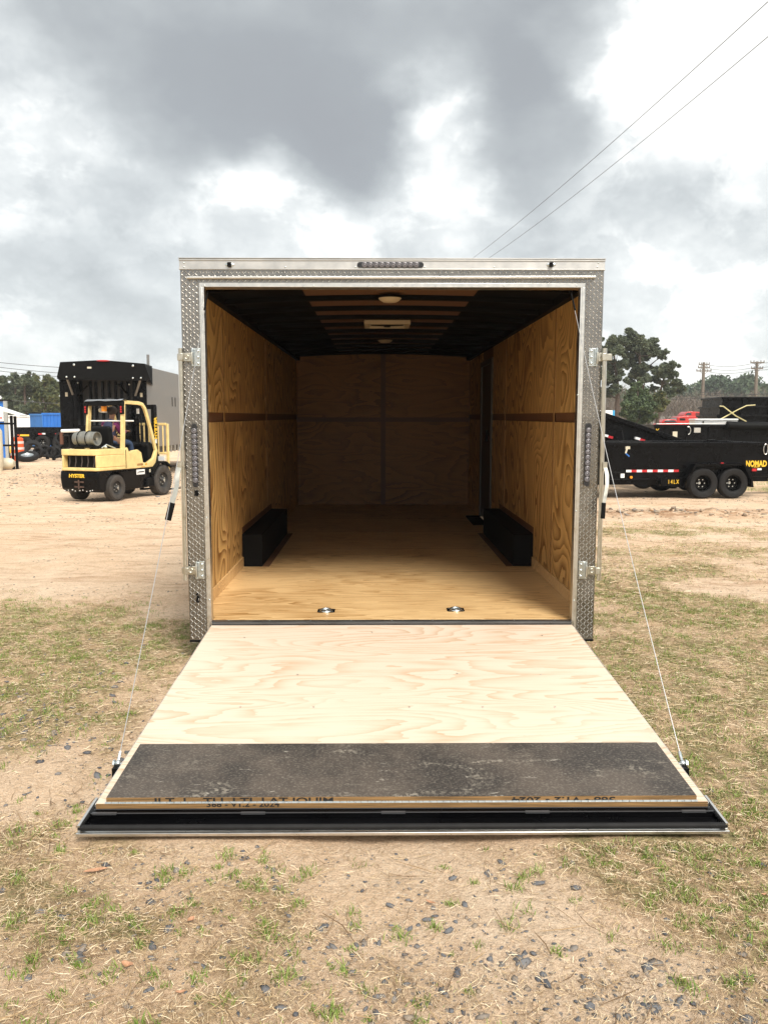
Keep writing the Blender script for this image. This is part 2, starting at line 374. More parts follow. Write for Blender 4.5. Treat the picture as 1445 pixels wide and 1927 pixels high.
def zbase(x, y): return -0.18*sstep(0, 15, y) + 0*np.asarray(x)
def churn(x, y):
    return np.exp(-((np.asarray(x)-5.6)/2.2)**2-((np.asarray(y)-9.8)/.7)**2)
def zground(x, y):
    x = np.asarray(x, float); y = np.asarray(y, float)
    near = np.exp(-np.clip(np.abs(x)+np.abs(y+1)-6, 0, None)/6)
    h = zbase(x, y)+(fbm(x, y, 1.3, 3, 3)-.5)*.05*(.3+.7*near)+(fbm(x, y, 9, 3, 8)-.5)*.016*near
    h = h+churn(x, y)*(np.abs(fbm(x, y, 3.2, 4, 5)-.5)*.45)
    ruts = np.sin((x*.55+y*1.0+fbm(x, y, .25, 2, 4)*5)*2.6)
    h = h+.005*ruts*sstep(2.0, 4, y)*(1-sstep(13, 18, y))
    return h-.012
def thatch(x, y):
    """0 bare sand .. 1 grassy, follows where the turf grows in the yard"""
    x = np.asarray(x, float); y = np.asarray(y, float)
    n1 = fbm(x, y, .9, 4, 21); n2 = fbm(x, y, 2.6, 3, 33)
    left = (1-sstep(1.0, 2.1, y+.25*(x+1.5)))*sstep(1.0, 1.4, -x)
    right = sstep(1.0, 1.3, x)*(1-.62*sstep(0.7, 2.2, y))*(1-sstep(6.5, 9, y))
    front = (1-sstep(-2.1, -1.9, y))*(.45+.14*sstep(.2, 1.2, np.abs(x+.1)))
    base = np.maximum(np.maximum(left*.86, right*.92), front)
    far_r = sstep(8.5, 10, x)*sstep(11, 13, y)*.9
    base = np.maximum(base, far_r)
    base = np.maximum(base, .5*np.exp(-((x+3.6)/.7)**2-((y-1.9)/.35)**2))
    m = base*1.2+(n1-.5)*2.1+(n2-.5)*1.5-.08
    bare = np.exp(-((x-.05)/.45)**2-((y+2.35)/.22)**2)*.5+np.exp(-((x-.7)/.4)**2-((y+2.9)/.3)**2)*.3
    return np.clip(np.where(base > .03, m-bare, 0), 0, 1)
def gravelly(x, y):
    x = np.asarray(x, float); y = np.asarray(y, float)
    g = fbm(x, y, 1.6, 3, 55)
    a = np.exp(-((x-.5)/.75)**2-((y+3.2)/.32)**2)*.9+np.exp(-((x+.9)/.3)**2-((y+2.7)/.4)**2)*.6+np.exp(-((x+2.3)/.8)**2-((y+1.2)/.55)**2)*.9
    a = a+.10+np.exp(-((x+8)/5)**2-((y-22)/7)**2)*.9
    return np.clip(a*1.2+(g-.5)*.9, 0, 1)
def axis_pts(lo, hi, step, far):
    a = list(np.arange(lo, hi+1e-6, step)); s = step; v = a[-1]
    while v < far: s *= 1.09; v += s; a.append(v)
    s = step; v = a[0]; pre = []
    while v > -far: s *= 1.09; v -= s; pre.append(v)
    return np.array(pre[::-1]+a)
gx = axis_pts(-3.2, 3.6, .035, 560); gy = axis_pts(-3.7, 3.4, .035, 560)
GX, GY = np.meshgrid(gx, gy); nx, ny = len(gx), len(gy)
V = np.stack([GX.ravel(), GY.ravel(), zground(GX, GY).ravel()], 1)
ii = np.arange(nx*ny).reshape(ny, nx)
Fq = np.stack([ii[:-1, :-1].ravel(), ii[:-1, 1:].ravel(), ii[1:, 1:].ravel(), ii[1:, :-1].ravel()], 1)
def ground_mat():
    m = mat('yard_sand', (.6, .44, .28), .95, spec=.2); t = m.node_tree; n = t.nodes; l = t.links; b = n['Principled BSDF']
    tcx = n.new('ShaderNodeTexCoord')
    def nz(sc, det, rg=.6, dist=0, st=(1, 1, 1)):
        mpp = n.new('ShaderNodeMapping'); mpp.inputs['Scale'].default_value = st; l.new(tcx.outputs['Object'], mpp.inputs[0])
        q = n.new('ShaderNodeTexNoise'); q.inputs['Scale'].default_value = sc; q.inputs['Detail'].default_value = det; q.inputs['Roughness'].default_value = rg
        q.inputs['Distortion'].default_value = dist; l.new(mpp.outputs[0], q.inputs[0]); return q.outputs[0]
    def ramp(v_, a, c):
        q = n.new('ShaderNodeMapRange'); q.interpolation_type = 'SMOOTHSTEP'; l.new(v_, q.inputs[0]); q.inputs[1].default_value = a; q.inputs[2].default_value = c; return q.outputs[0]
    def mix(f, a, c):
        q = n.new('ShaderNodeMix'); q.data_type = 'RGBA'; l.new(f, q.inputs[0])
        for i, v_ in ((6, a), (7, c)):
            if isinstance(v_, tuple): q.inputs[i].default_value = (*v_, 1)
            else: l.new(v_, q.inputs[i])
        return q.outputs[2]
    def mul(a, c):
        q = n.new('ShaderNodeMath'); q.operation = 'MULTIPLY'; l.new(a, q.inputs[0])
        if isinstance(c, float): q.inputs[1].default_value = c
        else: l.new(c, q.inputs[1])
        return q.outputs[0]
    def att(nm):
        a = n.new('ShaderNodeAttribute'); a.attribute_name = nm; return a.outputs['Fac']
    c = mix(ramp(nz(.7, 6), .35, .65), (.80, .57, .375), (.88, .675, .485))
    c = mix(mul(ramp(nz(5, 7, .7), .42, .68), .42), c, (.54, .365, .22))
    streak = mul(ramp(nz(1.3, 8, .72, 1.6, (.6, 1.7, 1)), .48, .64), .75)
    c = mix(mul(streak, att('dirt')), c, (.46, .27, .155))
    c = mix(mul(ramp(nz(170, 3, .7), .50, .62), .50), c, (.36, .24, .15))
    c = mix(mul(ramp(nz(38, 5, .75), .50, .66), .42), c, (.42, .28, .17))
    c = mix(mul(ramp(nz(11, 6, .75), .52, .66), .42), c, (.50, .335, .20))
    c = mix(mul(ramp(nz(95, 3), .54, .66), .7), c, (.86, .70, .52))
    # small grey grit
    vo = n.new('ShaderNodeTexVoronoi'); vo.inputs['Scale'].default_value = 42; l.new(tcx.outputs['Object'], vo.inputs[0])
    grit = mul(ramp(vo.outputs['Distance'], .30, .16), att('gravel'))
    vc = n.new('ShaderNodeSeparateColor'); l.new(vo.outputs['Color'], vc.inputs[0])
    grit = mul(grit, ramp(vc.outputs[0], .35, .5))
    c = mix(mul(grit, .85), c, (.20, .185, .18))
    th = mix(ramp(nz(45, 6, .8), .40, .60), (.28, .175, .085), (.76, .55, .33))
    c = mix(mul(ramp(att('thatch'), .25, .75), .58), c, th)
    gr = mix(ramp(nz(60, 5, .8, 0), .40, .60), (.075, .085, .022), (.32, .30, .12))
    c = mix(mul(ramp(att('thatch'), .5, .95), mul(ramp(nz(4.5, 7, .78), .42, .58), .75)), c, gr)
    c = mix(mul(att('churned'), ramp(nz(4, 5, .7), .4, .6)), c, (.33, .17, .085))
    l.new(c, b.inputs['Base Color'])
    bp = n.new('ShaderNodeBump'); bp.inputs['Strength'].default_value = 1.0; bp.inputs['Distance'].default_value = .035
    l.new(nz(28, 8, .72), bp.inputs['Height']); l.new(bp.outputs[0], b.inputs['Normal'])
    return m
g = np_mesh('ground', V, Fq, ground_mat(), k=4, smooth=True); tag(g, kind='structure')
def pattr(o, nm, arr):
    a = o.data.attributes.new(nm, 'FLOAT', 'POINT'); a.data.foreach_set('value', np.asarray(arr, np.float32).ravel())
pattr(g, 'thatch', thatch(GX, GY)); pattr(g, 'gravel', gravelly(GX, GY)); pattr(g, 'churned', np.clip(churn(GX, GY)*1.3, 0, 1))
pattr(g, 'dirt', np.clip(sstep(.8, 2.5, GY), .15, 1))
# ---- blades
def under_ramp(x, y): return (np.abs(x) < (1.22)) & (y > -2.355)
def sample(n, x0, x1, y0, y1, dens):
    X = _rng.uniform(x0, x1, n); Y = _rng.uniform(y0, y1, n)
    k = (_rng.random(n) < dens(X, Y)) & ~under_ramp(X, Y); return X[k], Y[k]
def blades(X, Y, h, wd, lean, tint, lift=0):
    n = len(X); Z = zground(X, Y)+lift
    az = _rng.uniform(0, 2*np.pi, n); pw = _rng.uniform(0, 2*np.pi, n)
    dx, dy = np.cos(az), np.sin(az); px_, py_ = np.cos(pw)*wd/2, np.sin(pw)*wd/2
    def pt(t, s):
        out = h*lean*t**1.6; up = h*np.sqrt(np.clip(1-lean**2, .02, 1))*t*(1-.25*lean*t)
        return np.stack([X+dx*out+s*px_, Y+dy*out+s*py_, Z+up], 1)
    P = np.stack([pt(0, -1), pt(0, 1), pt(.55, .8), pt(.55, -.8), pt(1.0, 0)], 1).reshape(-1, 3)
    b = np.arange(n)[:, None]*5
    Fc = np.concatenate([b+np.array([0, 1, 2]), b+np.array([0, 2, 3]), b+np.array([3, 2, 4])])
    return P, Fc, np.repeat(tint, 5)
def straws(X, Y, L, wd, tint, lift=.004):
    n = len(X); az = _rng.uniform(0, 2*np.pi, n); bend = _rng.normal(0, .22, n)
    pts = []
    for t in (-.5, 0, .5):
        cx_ = X+L*t*np.cos(az)-L*bend*(t*t)*np.sin(az); cy_ = Y+L*t*np.sin(az)+L*bend*(t*t)*np.cos(az)
        z = zground(cx_, cy_)+lift+_rng.random(n)*.010
        ww = wd*(1 if t == 0 else .55)
        for s in (-1, 1): pts.append(np.stack([cx_-s*ww/2*np.sin(az), cy_+s*ww/2*np.cos(az), z+s*ww*.3], 1))
    P = np.stack(pts, 1).reshape(-1, 3); b = np.arange(n)[:, None]*6
    Fc = np.concatenate([b+np.array(q) for q in ([0, 1, 3], [0, 3, 2], [2, 3, 5], [2, 5, 4])])
    return P, Fc, np.repeat(tint, 6)
def merge(parts):
    Vs, Fs, Ts = [], [], []; o = 0
    for P, Fc, t in parts: Vs.append(P); Fs.append(Fc+o); Ts.append(t); o += len(P)
    return np.concatenate(Vs), np.concatenate(Fs), np.concatenate(Ts)
grass_m = mat('grass_blades', (.2, .3, .08), .6, tint=[(.085, .15, .018), (.165, .25, .035), (.28, .34, .08), (.48, .44, .22)])
straw_m = mat('dry_straw', (.5, .38, .22), .8, tint=[(.10, .055, .025), (.30, .19, .095), (.55, .40, .22), (.88, .74, .52)])
parts = []
# tufts in the near field
def tufts(n, x0, x1, y0, y1, dens, per, rad, hh):
    cx_, cy_ = sample(n, x0, x1, y0, y1, dens)
    k = _rng.integers(per//3, per, len(cx_)); X = np.repeat(cx_, k); Y = np.repeat(cy_, k); sz = np.repeat(_rng.uniform(.45, 1.15, len(cx_)), k)
    X = X+_rng.normal(0, 1, len(X))*rad*sz; Y = Y+_rng.normal(0, 1, len(X))*rad*sz
    ok = ~under_ramp(X, Y); X, Y, sz = X[ok], Y[ok], sz[ok]
    h = _rng.uniform(.4, 1, len(X))*hh*sz
    return blades(X, Y, h, .0022+h*.035, _rng.uniform(.25, .95, len(X)), np.clip(_rng.normal(.38, .22, len(X)), 0, 1))
dn = lambda X, Y: thatch(X, Y)**1.5
parts.append(tufts(1500, -1.7, 1.7, -3.75, -1.9, lambda X, Y: .12+.9*dn(X, Y), 46, .016, .040))
parts.append(tufts(4200, -3.6, 4.2, -2.4, 2.3, dn, 44, .030, .038))
parts.append(tufts(2200, 1.1, 7, .5, 9, dn, 34, .06, .045))
parts.append(tufts(900, 8, 17, 11, 24, dn, 40, .14, .13))
parts.append(tufts(160, -5.5, -1.3, 1.2, 3.2, lambda X, Y: thatch(X, Y), 40, .05, .045))
# loose single blades
X, Y = sample(30000, -3.6, 4.2, -3.7, 2.2, lambda X, Y: .7*thatch(X, Y)); parts.append(blades(X, Y, _rng.uniform(.008, .032, len(X)), .0022, _rng.uniform(.5, .98, len(X)), np.clip(_rng.normal(.55, .25, len(X)), 0, 1)))
X, Y = sample(30000, 1.1, 8, 1, 9, lambda X, Y: .8*thatch(X, Y)); parts.append(blades(X, Y, _rng.uniform(.015, .04, len(X)), .004, _rng.uniform(.5, .98, len(X)), np.clip(_rng.normal(.6, .25, len(X)), 0, 1)))
P, Fc, t_ = merge(parts); o = np_mesh('grass', P, Fc, grass_m, tint=t_); tag(o, 'short green grass growing in tufts through the sand', 'grass', kind='stuff')
parts = []
X, Y = sample(110000, -1.8, 1.9, -3.75, -2.0, lambda X, Y: .10+.9*np.clip(thatch(X, Y)*1.3, 0, 1)); n = len(X)
parts.append(straws(X, Y, .006+.045*_rng.random(n)**1.8, _rng.uniform(.0007, .0016, n), _rng.random(n)))
X, Y = sample(150000, -3.7, 4.3, -2.4, 2.4, lambda X, Y: .05+.95*thatch(X, Y)); n = len(X)
parts.append(straws(X, Y, _rng.uniform(.015, .06, n), _rng.uniform(.0011, .0024, n), _rng.random(n)))
X, Y = sample(32000, 1.1, 8, 2, 10, lambda X, Y: .03+.9*thatch(X, Y)); n = len(X)
parts.append(straws(X, Y, _rng.uniform(.03, .09, n), _rng.uniform(.003, .006, n), _rng.random(n)))
X, Y = sample(420, -1.7, 1.7, -3.7, -1.8, lambda X, Y: .8+0*X); n = len(X)
parts.append(straws(X, Y, _rng.uniform(.05, .17, n), _rng.uniform(.0016, .0034, n), _rng.random(n)*.5, lift=.010))
P, Fc, t_ = merge(parts); o = np_mesh('dry_straw', P, Fc, straw_m, tint=t_); tag(o, 'dry straw and dead grass stems lying over the sand', 'straw', kind='stuff')
# stones
_bm = bmesh.new(); bmesh.ops.create_icosphere(_bm, subdivisions=1, radius=1); _bm.verts.ensure_lookup_table()
ICO_V = np.array([v_.co[:] for v_ in _bm.verts]); ICO_F = np.array([[v_.index for v_ in f_.verts] for f_ in _bm.faces]); _bm.free()
def stones(X, Y, S, tint, flat=.5):
    n = len(X); k = len(ICO_V)
    P = np.repeat(ICO_V[None], n, 0)*(1+_rng.uniform(-.30, .30, (n, k, 1)))
    sc = np.stack([_rng.uniform(.7, 1.4, n), _rng.uniform(.5, 1.0, n), _rng.uniform(.25, .65, n)*flat*1.5], 1)*S[:, None]
    P = P*sc[:, None, :]; a = _rng.uniform(0, 2*np.pi, n); c, s = np.cos(a)[:, None], np.sin(a)[:, None]
    tl = _rng.normal(0, .25, n)[:, None]
    z = P[:, :, 2]+P[:, :, 0]*tl
    x = P[:, :, 0]*c-P[:, :, 1]*s+X[:, None]; y = P[:, :, 0]*s+P[:, :, 1]*c+Y[:, None]; z = z+(zground(X, Y)+S*.12)[:, None]
    return np.stack([x, y, z], 2).reshape(-1, 3), (ICO_F[None]+np.arange(n)[:, None, None]*k).reshape(-1, 3), np.repeat(tint, k)
stone_m = mat('stones', (.2, .2, .2), .85, tint=[(.075, .078, .088), (.15, .15, .155), (.30, .235, .17), (.56, .40, .26)], bump=.4, bscale=90)
parts = []
gd = lambda X, Y: gravelly(X, Y)**1.6
X, Y = sample(22000, -1.7, 1.7, -3.75, -1.9, lambda X, Y: .05+.9*gd(X, Y)); n = len(X); parts.append(stones(X, Y, .0015+.010*_rng.random(n)**3.0, _rng.random(n)))
X, Y = sample(1100, -1.7, 1.7, -3.75, -1.9, lambda X, Y: .12+.8*gd(X, Y)); n = len(X); parts.append(stones(X, Y, .007+.016*_rng.random(n)**2, _rng.random(n)*.6))
X, Y = sample(7000, -3.8, -1.2, -2.4, .6, lambda X, Y: .01+.95*gd(X, Y)); n = len(X); parts.append(stones(X, Y, .004+.018*_rng.random(n)**3, _rng.random(n)*.9))
X, Y = sample(900, -3.8, 4.5, -2.0, 6, lambda X, Y: .3+0*X); n = len(X); parts.append(stones(X, Y, .004+.012*_rng.random(n)**2, .2+.8*_rng.random(n)))
X, Y = sample(9000, -18, -2, 12, 33, lambda X, Y: gd(X, Y)); n = len(X); parts.append(stones(X, Y, .012+.04*_rng.random(n)**2, .35+.65*_rng.random(n)))
X, Y = sample(900, 3, 8.5, 8.9, 10.8, lambda X, Y: churn(X, Y)); n = len(X); parts.append(stones(X, Y, .02+.05*_rng.random(n)**2, .5+.5*_rng.random(n)))
for (x0_, x1_, y0_, y1_, n0_, s0_) in ((-9, -1.3, 1.5, 9, 9000, .012), (-16, -1.3, 8, 20, 8000, .024), (1.3, 11, 2, 9, 5000, .012), (2, 14, 8, 17, 5000, .024)):
    X, Y = sample(n0_, x0_, x1_, y0_, y1_, lambda X, Y: np.clip((fbm(X*.6, Y*1.6, 1.1, 4, 77)-.42)*5, .03, 1)); n = len(X); parts.append(stones(X, Y, s0_*(.25+_rng.random(n)**2.5), .45+.55*_rng.random(n), .35))
P, Fc, t_ = merge(parts); o = np_mesh('gravel', P, Fc, stone_m, tint=t_); tag(o, 'loose grey stones and gravel scattered over the sand', 'gravel', kind='stuff')
# individual larger stones and leaves in the foreground
def G(px, py):
    r = ray(px, py); z = 0.0
    for _ in range(12):
        p = CAM+r*((z-CAM.z)/r.z); z = float(zground(p.x, p.y))
    return Vector((p.x, p.y, z))
STN = [(665, 1833, 10, 'dark grey stone beside straw, in the bottom middle of the yard'), (1232, 1898, 13, 'largest dark angular stone near the bottom right corner'),
       (968, 1846, 14, 'pale grey flat stone near the bottom, right of the middle'), (1085, 1672, 11, 'grey stone lying alone below the right half of the ramp lip'),
       (515, 1640, 9, 'blue grey chip of stone just left of the bare sand below the ramp'), (75, 1720, 12, 'dark stacked slate lump at the lower left edge'),
       (540, 1797, 10, 'black stone between grass tufts at the bottom centre'), (742, 1884, 12, 'brownish grey stone at the bottom centre edge')]
for px, py, rp, lab in STN:
    p = G(px, py); S = np.array([rp/F*(p.y-CAM.y)*1.0])
    P, Fc, t_ = stones(np.array([0.]), np.array([0.]), S, np.array([.25+.4*random.random()]), .7)
    P[:, 2] -= float(zground(0, 0)); o = np_mesh('stone', P, Fc, stone_m, tint=t_); o.location = p; tag(o, lab, 'stone', 'larger stones lying in front of the ramp')
leaf_m = mat('dead_leaf', (.42, .22, .12), .6, noise=.3, nscale=60)
LV = [(180, 1645, 40, 12, .3, 'long curled orange brown leaf at the lower left'), (360, 1738, 16, 12, 1.0, 'small pale curled leaf among green tufts'),
      (240, 1825, 14, 26, 1.3, 'upright brown leaf between two grass tufts at the lower left'), (810, 1705, 20, 7, 2.6, 'pale tan leaf just right of the centre below the ramp'),
      (1437, 1690, 10, 6, .2, 'pinkish brown leaf at the right edge of the yard'), (340, 1875, 18, 8, .2, 'tan leaf lying flat near the bottom left')]
for px, py, a, b_, rz, lab in LV:
    p = G(px, py); k = (p.y-CAM.y)/F; mb = MB(); n = 7; vs = []
    for i in range(n+1):
        t = i/n; ww = math.sin(math.pi*t)**.7*b_*k*.5; xx = (t-.5)*a*2*k*.6; zz = .004+.012*abs(t-.5)
        vs += [(xx, -ww, zz+ww*.5), (xx, 0, zz), (xx, ww, zz+ww*.6)]
    fs = [(i*3+j, i*3+j+1, i*3+j+4, i*3+j+3) for i in range(n) for j in (0, 1)]
    vs += [(x_, y_, z_+.0006) for x_, y_, z_ in vs]; m_ = (n+1)*3
    fs += [tuple(q+m_ for q in f_)[::-1] for f_ in fs]
    mb.add(vs, fs); o = mb.build('dead_leaf', leaf_m, recalc=False); o.location = p+Vector((0, 0, .004)); o.rotation_euler = (0, 0, rz); tag(o, lab, 'leaf', 'dead leaves in front of the ramp')
# ---------------------------------------------------------------- enclosed cargo trailer (local frame: x right, y forward, z up, origin = rear edge of floor)
TILT = 0.00864
TO = Vector((0, 0, .25))
ct = empty('cargo_trailer', TO, rot=(TILT, 0, 0), label='large enclosed cargo trailer with silver diamond plate rear frame, plywood interior and lowered ramp', cat='trailer')
TM = Matrix.Translation(TO) @ Matrix.Rotation(TILT, 4, 'X'); TI = TM.inverted(); TI3 = TI.to_3x3()
def tp(px, py, Y=0.0):
    """photo pixel -> trailer coordinates on the plane y=Y"""
    c = TI @ CAM; d = TI3 @ ray(px, py); return c+d*((Y-c.y)/d.y)
W, WI, HO, ZT, ZB, LI, HI = 1.1524, 1.2668, 2.09, 2.259, -.1227, 7.06, 2.175
# outer shell: side skins, nose, roof
s = MB(); s.box(-1.295, -1.285, .051, LI+.12, -.1, 2.205); s.box(1.285, 1.295, .051, LI+.12, -.1, 2.205); s.box(-1.285, 1.285, LI+.11, LI+.12, -.1, 2.205)
arch = [(-1.295+2.59*i/16, 2.205+.04*(1-((i-8)/8)**2)) for i in range(17)]
s.prism(arch+[(x, z+.012) for x, z in arch[::-1]], .072, LI+.12, axis='y')
s.build('body', mat('charcoal_siding', (.035, .036, .038), .3, coat=.5), ct)
s = MB(); 
for x in (-1.0, 1.0): s.box(x-.04, x+.04, .15, LI, -.13, -.021)
for i in range(9): s.box(-.95, .95, .4+i*.8, .46+i*.8, -.10, -.022)
s.box(-.05, .05, LI, LI+1.1, -.12, -.04)
s.build('chassis', M['matblack'], ct)
f = MB().box(-W, W, .045, .13, -.02, 0).box(-WI, WI, .13, LI, -.02, 0).build('floor', M['floor_ply'], ct)
sj = MB()
for yy in (1.685, 2.9, 4.12, 5.34, 6.56): sj.box(-1.05 if 1.9 < yy < 4 else -1.24, 1.05 if 1.9 < yy < 4 else 1.24, yy, yy+.004, .0004, .0012)
sj.build('floor_seam', M['brown'], f)
# side wall panels
def wall_panels(sx):
    name = 'wall_panel'
    wv_ = MB(); x0, x1 = sorted((sx*WI, sx*(WI+.012)))
    ys = [.03, 1.2, 3.64, 4.6] + ([5.6, LI] if sx > 0 else [5.82, LI])
    segs = [(a, b) for a, b in zip(ys[:-1], ys[1:])]
    if sx > 0: segs.remove((4.6, 5.6)) if (4.6, 5.6) in segs else None
    for a, b in segs:
        for z0, z1 in ((0.0, 1.262), (1.333, HI+.04)):
            lo = a+.004
            if z0 == 0.0 and a < 3.95 and b > 1.93:   # cut around the wheel box
                if a < 1.93: wv_.box(x0, x1, a+.004, 1.93, 0, z1); wv_.box(x0, x1, 1.93, b-.004, .345, z1)
                elif b > 3.95: wv_.box(x0, x1, a+.004, 3.95, .345, z1); wv_.box(x0, x1, 3.95, b-.004, 0, z1)
                else: wv_.box(x0, x1, a+.004, b-.004, .345, z1)
            else: wv_.box(x0, x1, lo, b-.004, z0, z1)
    o = wv_.build(name, M['wall_ply' if sx < 0 else 'wall_ply2'], ct)
    bb = MB(); xa, xb = sorted((sx*(WI+.012), sx*(WI+.016))); bb.box(xa, xb, .03, LI, 0, HI+.04); bb.build('backing_board', M['brown'], o)
    kb = MB(); xa, xb = sorted((sx*(WI-.011), sx*(WI-.0005))); kb.box(xa, xb, .03, 1.93, 0.0006, .085); kb.box(xa, xb, 3.95, 4.55, .0006, .085); kb.build('skirting', M['floor_ply'], o)
    st = MB(); xa, xb = sorted((sx*(WI-.005), sx*(WI+.001)))
    for yy in (1.2, 3.64):
        z0 = .09 if not 1.93 < yy < 3.95 else .35
        st.box(xa, xb, yy-.013, yy+.013, z0, HI+.02)
    st.build('joint_strip', M['edge_brown'], o)
    wb = MB(); xa, xb = sorted((sx*1.093, sx*(WI+.006))); wb.box(xa, xb, 1.93, 3.95, .0008, .286)
    wb.build('wheel_box', M['boxblack'], ct, bevel=.006)
    tr = MB(); xa, xb = sorted((sx*1.093, sx*1.035)); tr.box(xa, xb, 1.93, 3.97, .0008, .0035); xa, xb = sorted((sx*(WI-.001), sx*(WI+.006))); tr.box(xa, xb, 1.93, 3.95, .287, .344)
    tr.build('wheel_box_trim', M['brown'], ct)
    cn = MB(); xa, xb = sorted((sx*(WI+.0), sx*(WI-.05))); cn.box(xa, xb, .05, LI, HI-.06, HI+.03); cn.build('ceiling_cove', M['boxblack'], ct)
M['edge_brown'] = mat('joint_brown', (.30, .165, .055), .6, noise=.15, nscale=5)
for sx in (-1, 1): wall_panels(sx)
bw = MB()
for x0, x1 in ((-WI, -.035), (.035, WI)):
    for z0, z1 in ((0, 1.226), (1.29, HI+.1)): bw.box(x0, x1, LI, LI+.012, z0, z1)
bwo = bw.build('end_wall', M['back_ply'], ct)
MB().box(-WI, WI, LI+.012, LI+.02, 0, HI+.1).build('backing_board', M['brown'], bwo)
# ceiling: black liner both sides, plywood strip in the middle, curved bows
def cz(x): return 2.196-.04*(x/WI)**2
xs = [-WI+2*WI*i/20 for i in range(21)]
s = MB(); s.prism([(x, cz(x)+.012) for x in xs]+[(x, cz(x)+.02) for x in xs[::-1]], .05, LI, axis='y'); cei = s.build('ceiling', M['boxblack'], ct)
xs2 = [-.62+1.24*i/10 for i in range(11)]
s = MB(); s.prism([(x, cz(x)+.004) for x in xs2]+[(x, cz(x)+.011) for x in xs2[::-1]], .10, LI-.6, axis='y'); s.build('plywood_strip', M['strip_ply'], cei)
bow = MB().prism([(x, cz(x)-.032) for x in xs]+[(x, cz(x)+.003) for x in xs[::-1]], -.026, .026, axis='y').build('roof_bow', M['boxblack'], ct)
for k in range(11):
    o = bow if k == 0 else copy_tree(bow, ct); o.location = (0, .50+.59*k, 0)
for Y in (1.0, 4.35):
    s = MB().lathe([(0, -.030), (.05, -.028), (.075, -.012), (.085, 0)], 24, M=T((0, Y, cz(0)-.032))); s.build('dome_light', M['domelens'], ct)
v0 = MB()
for a in ((-.21, .21, 2.45, 2.50), (-.21, .21, 2.80, 2.85), (-.21, -.17, 2.50, 2.80), (.17, .21, 2.50, 2.80)): v0.box(*a, cz(0)-.058, cz(0)-.02)
v0 = v0.build('roof_vent', M['domelens'], ct, bevel=.004)
MB().box(-.165, .165, 2.51, 2.79, cz(0)-.040, cz(0)-.036).build('vent_lid', mat('vent_lid', (.35, .33, .3), .3), v0)
MB().tube([(-.15, 2.6, cz(0)-.05), (0, 2.6, cz(0)-.056), (.15, 2.6, cz(0)-.05)], .008).cyl((0, 2.6, cz(0)-.07), (0, 2.6, cz(0)-.045), .03).build('vent_crank', M['matblack'], v0)
# side door in the right wall
sd_ = MB().box(WI-.002, WI+.010, 4.66, 5.54, .02, 1.93).build('side_door', mat('side_door_panel', (.05, .035, .025), .5), ct)
s = MB()
for a in ((4.60, 4.66, .0, 1.99), (5.54, 5.60, 0, 1.99), (4.66, 5.54, 1.93, 1.99)): s.box(WI-.02, WI+.005, a[0], a[1], a[2], a[3])
s.build('door_frame', mat('dark_trim', (.10, .095, .085), .5, .5), sd_)
MB().box(WI-.06, WI-.03, 4.72, 4.78, 1.0, 1.14).build('door_latch', M['matblack'], sd_)
MB().box(WI-.20, WI-.02, 4.68, 5.52, .0008, .004).box(WI-.20, WI-.02, 5.50, 5.52, .004, .018).build('step_well', M['boxblack'], ct)
# floor rings
for px, py in ((614, 1150), (857, 1148)):
    c = TI @ CAM; d = TI3 @ ray(px, py); p = c+d*((0-c.z)/d.z)
    pl = MB(); oct_ = [(-.058, -.04), (-.046, -.05), (.046, -.05), (.058, -.04), (.058, .04), (.046, .05), (-.046, .05), (-.058, .04)]
    pl.prism(oct_, .0008, .004, axis='z'); ring = pl.build('floor_ring', M['matblack'], ct); ring.location = (p.x, p.y, 0)
    MB().tube([(.036*math.cos(a), -.012+.036*math.sin(a), .008+.004*math.sin(a)) for a in [math.pi*2*i/20 for i in range(20)]], .007, closed=True).build('ring', M['zinc'], ring)
    MB().sphere((0, 0, .0045), .026, sc=(1, 1, .3)).build('ring_cup', M['zinc'], ring)
    s = MB()
    for a in (-1, 1):
        for b in (-1, 1): s.sphere((a*.043, b*.034, .004), .007, 8, 5, (1, 1, .5))
    s.build('screw', M['zinc'], ring)
# rear frame
def lugs(mb, x0, x1, z0, z1, y, pitch=.0182):
    nx_ = max(1, int((x1-x0)/pitch)); nz_ = max(1, int((z1-z0)/pitch)); px_, pz_ = (x1-x0)/nx_, (z1-z0)/nz_
    for i in range(nx_):
        for j in range(nz_):
            cx_ = x0+(i+.5)*px_; cz_ = z0+(j+.5)*pz_; a = R(48) if (i+j) % 2 else R(-48)
            u = Vector((math.cos(a), 0, math.sin(a))); v_ = Vector((-math.sin(a), 0, math.cos(a))); c = Vector((cx_, y, cz_)); Lh, Wh, hh = pitch*.66, pitch*.16, .0045
            up = Vector((0, -hh, 0))
            vs = [c-u*Lh, c-u*Lh*.35-v_*Wh, c+u*Lh*.35-v_*Wh, c+u*Lh, c+u*Lh*.35+v_*Wh, c-u*Lh*.35+v_*Wh, c-u*Lh*.45+up, c+u*Lh*.45+up]
            mb.add(vs, [(0, 1, 6), (1, 2, 7, 6), (2, 3, 7), (3, 4, 7), (4, 5, 6, 7), (5, 0, 6)], None, 1)
fr = MB()
fr.box(-1.295, -1.18, -.0, .05, ZB, 2.193).box(1.18, 1.295, -.0, .05, ZB, 2.193).box(-1.18, 1.18, 0, .05, 2.115, 2.193)
nf0 = len(fr.f)
lugs(fr, -1.292, -1.184, ZB+.01, 2.19, 0); lugs(fr, 1.184, 1.292, ZB+.01, 2.19, 0); lugs(fr, -1.18, 1.18, 2.118, 2.19, 0)
fro = fr.build('rear_frame', [M['plate'], M['lug']], ct, recalc=False)
tr = MB()
tr.box(-1.18, -W, -.008, .056, -.0, HO+.025).box(W, 1.18, -.008, .056, -.0, HO+.025).box(-1.1795, 1.1795, -.0085, .10, HO, HO+.0255)
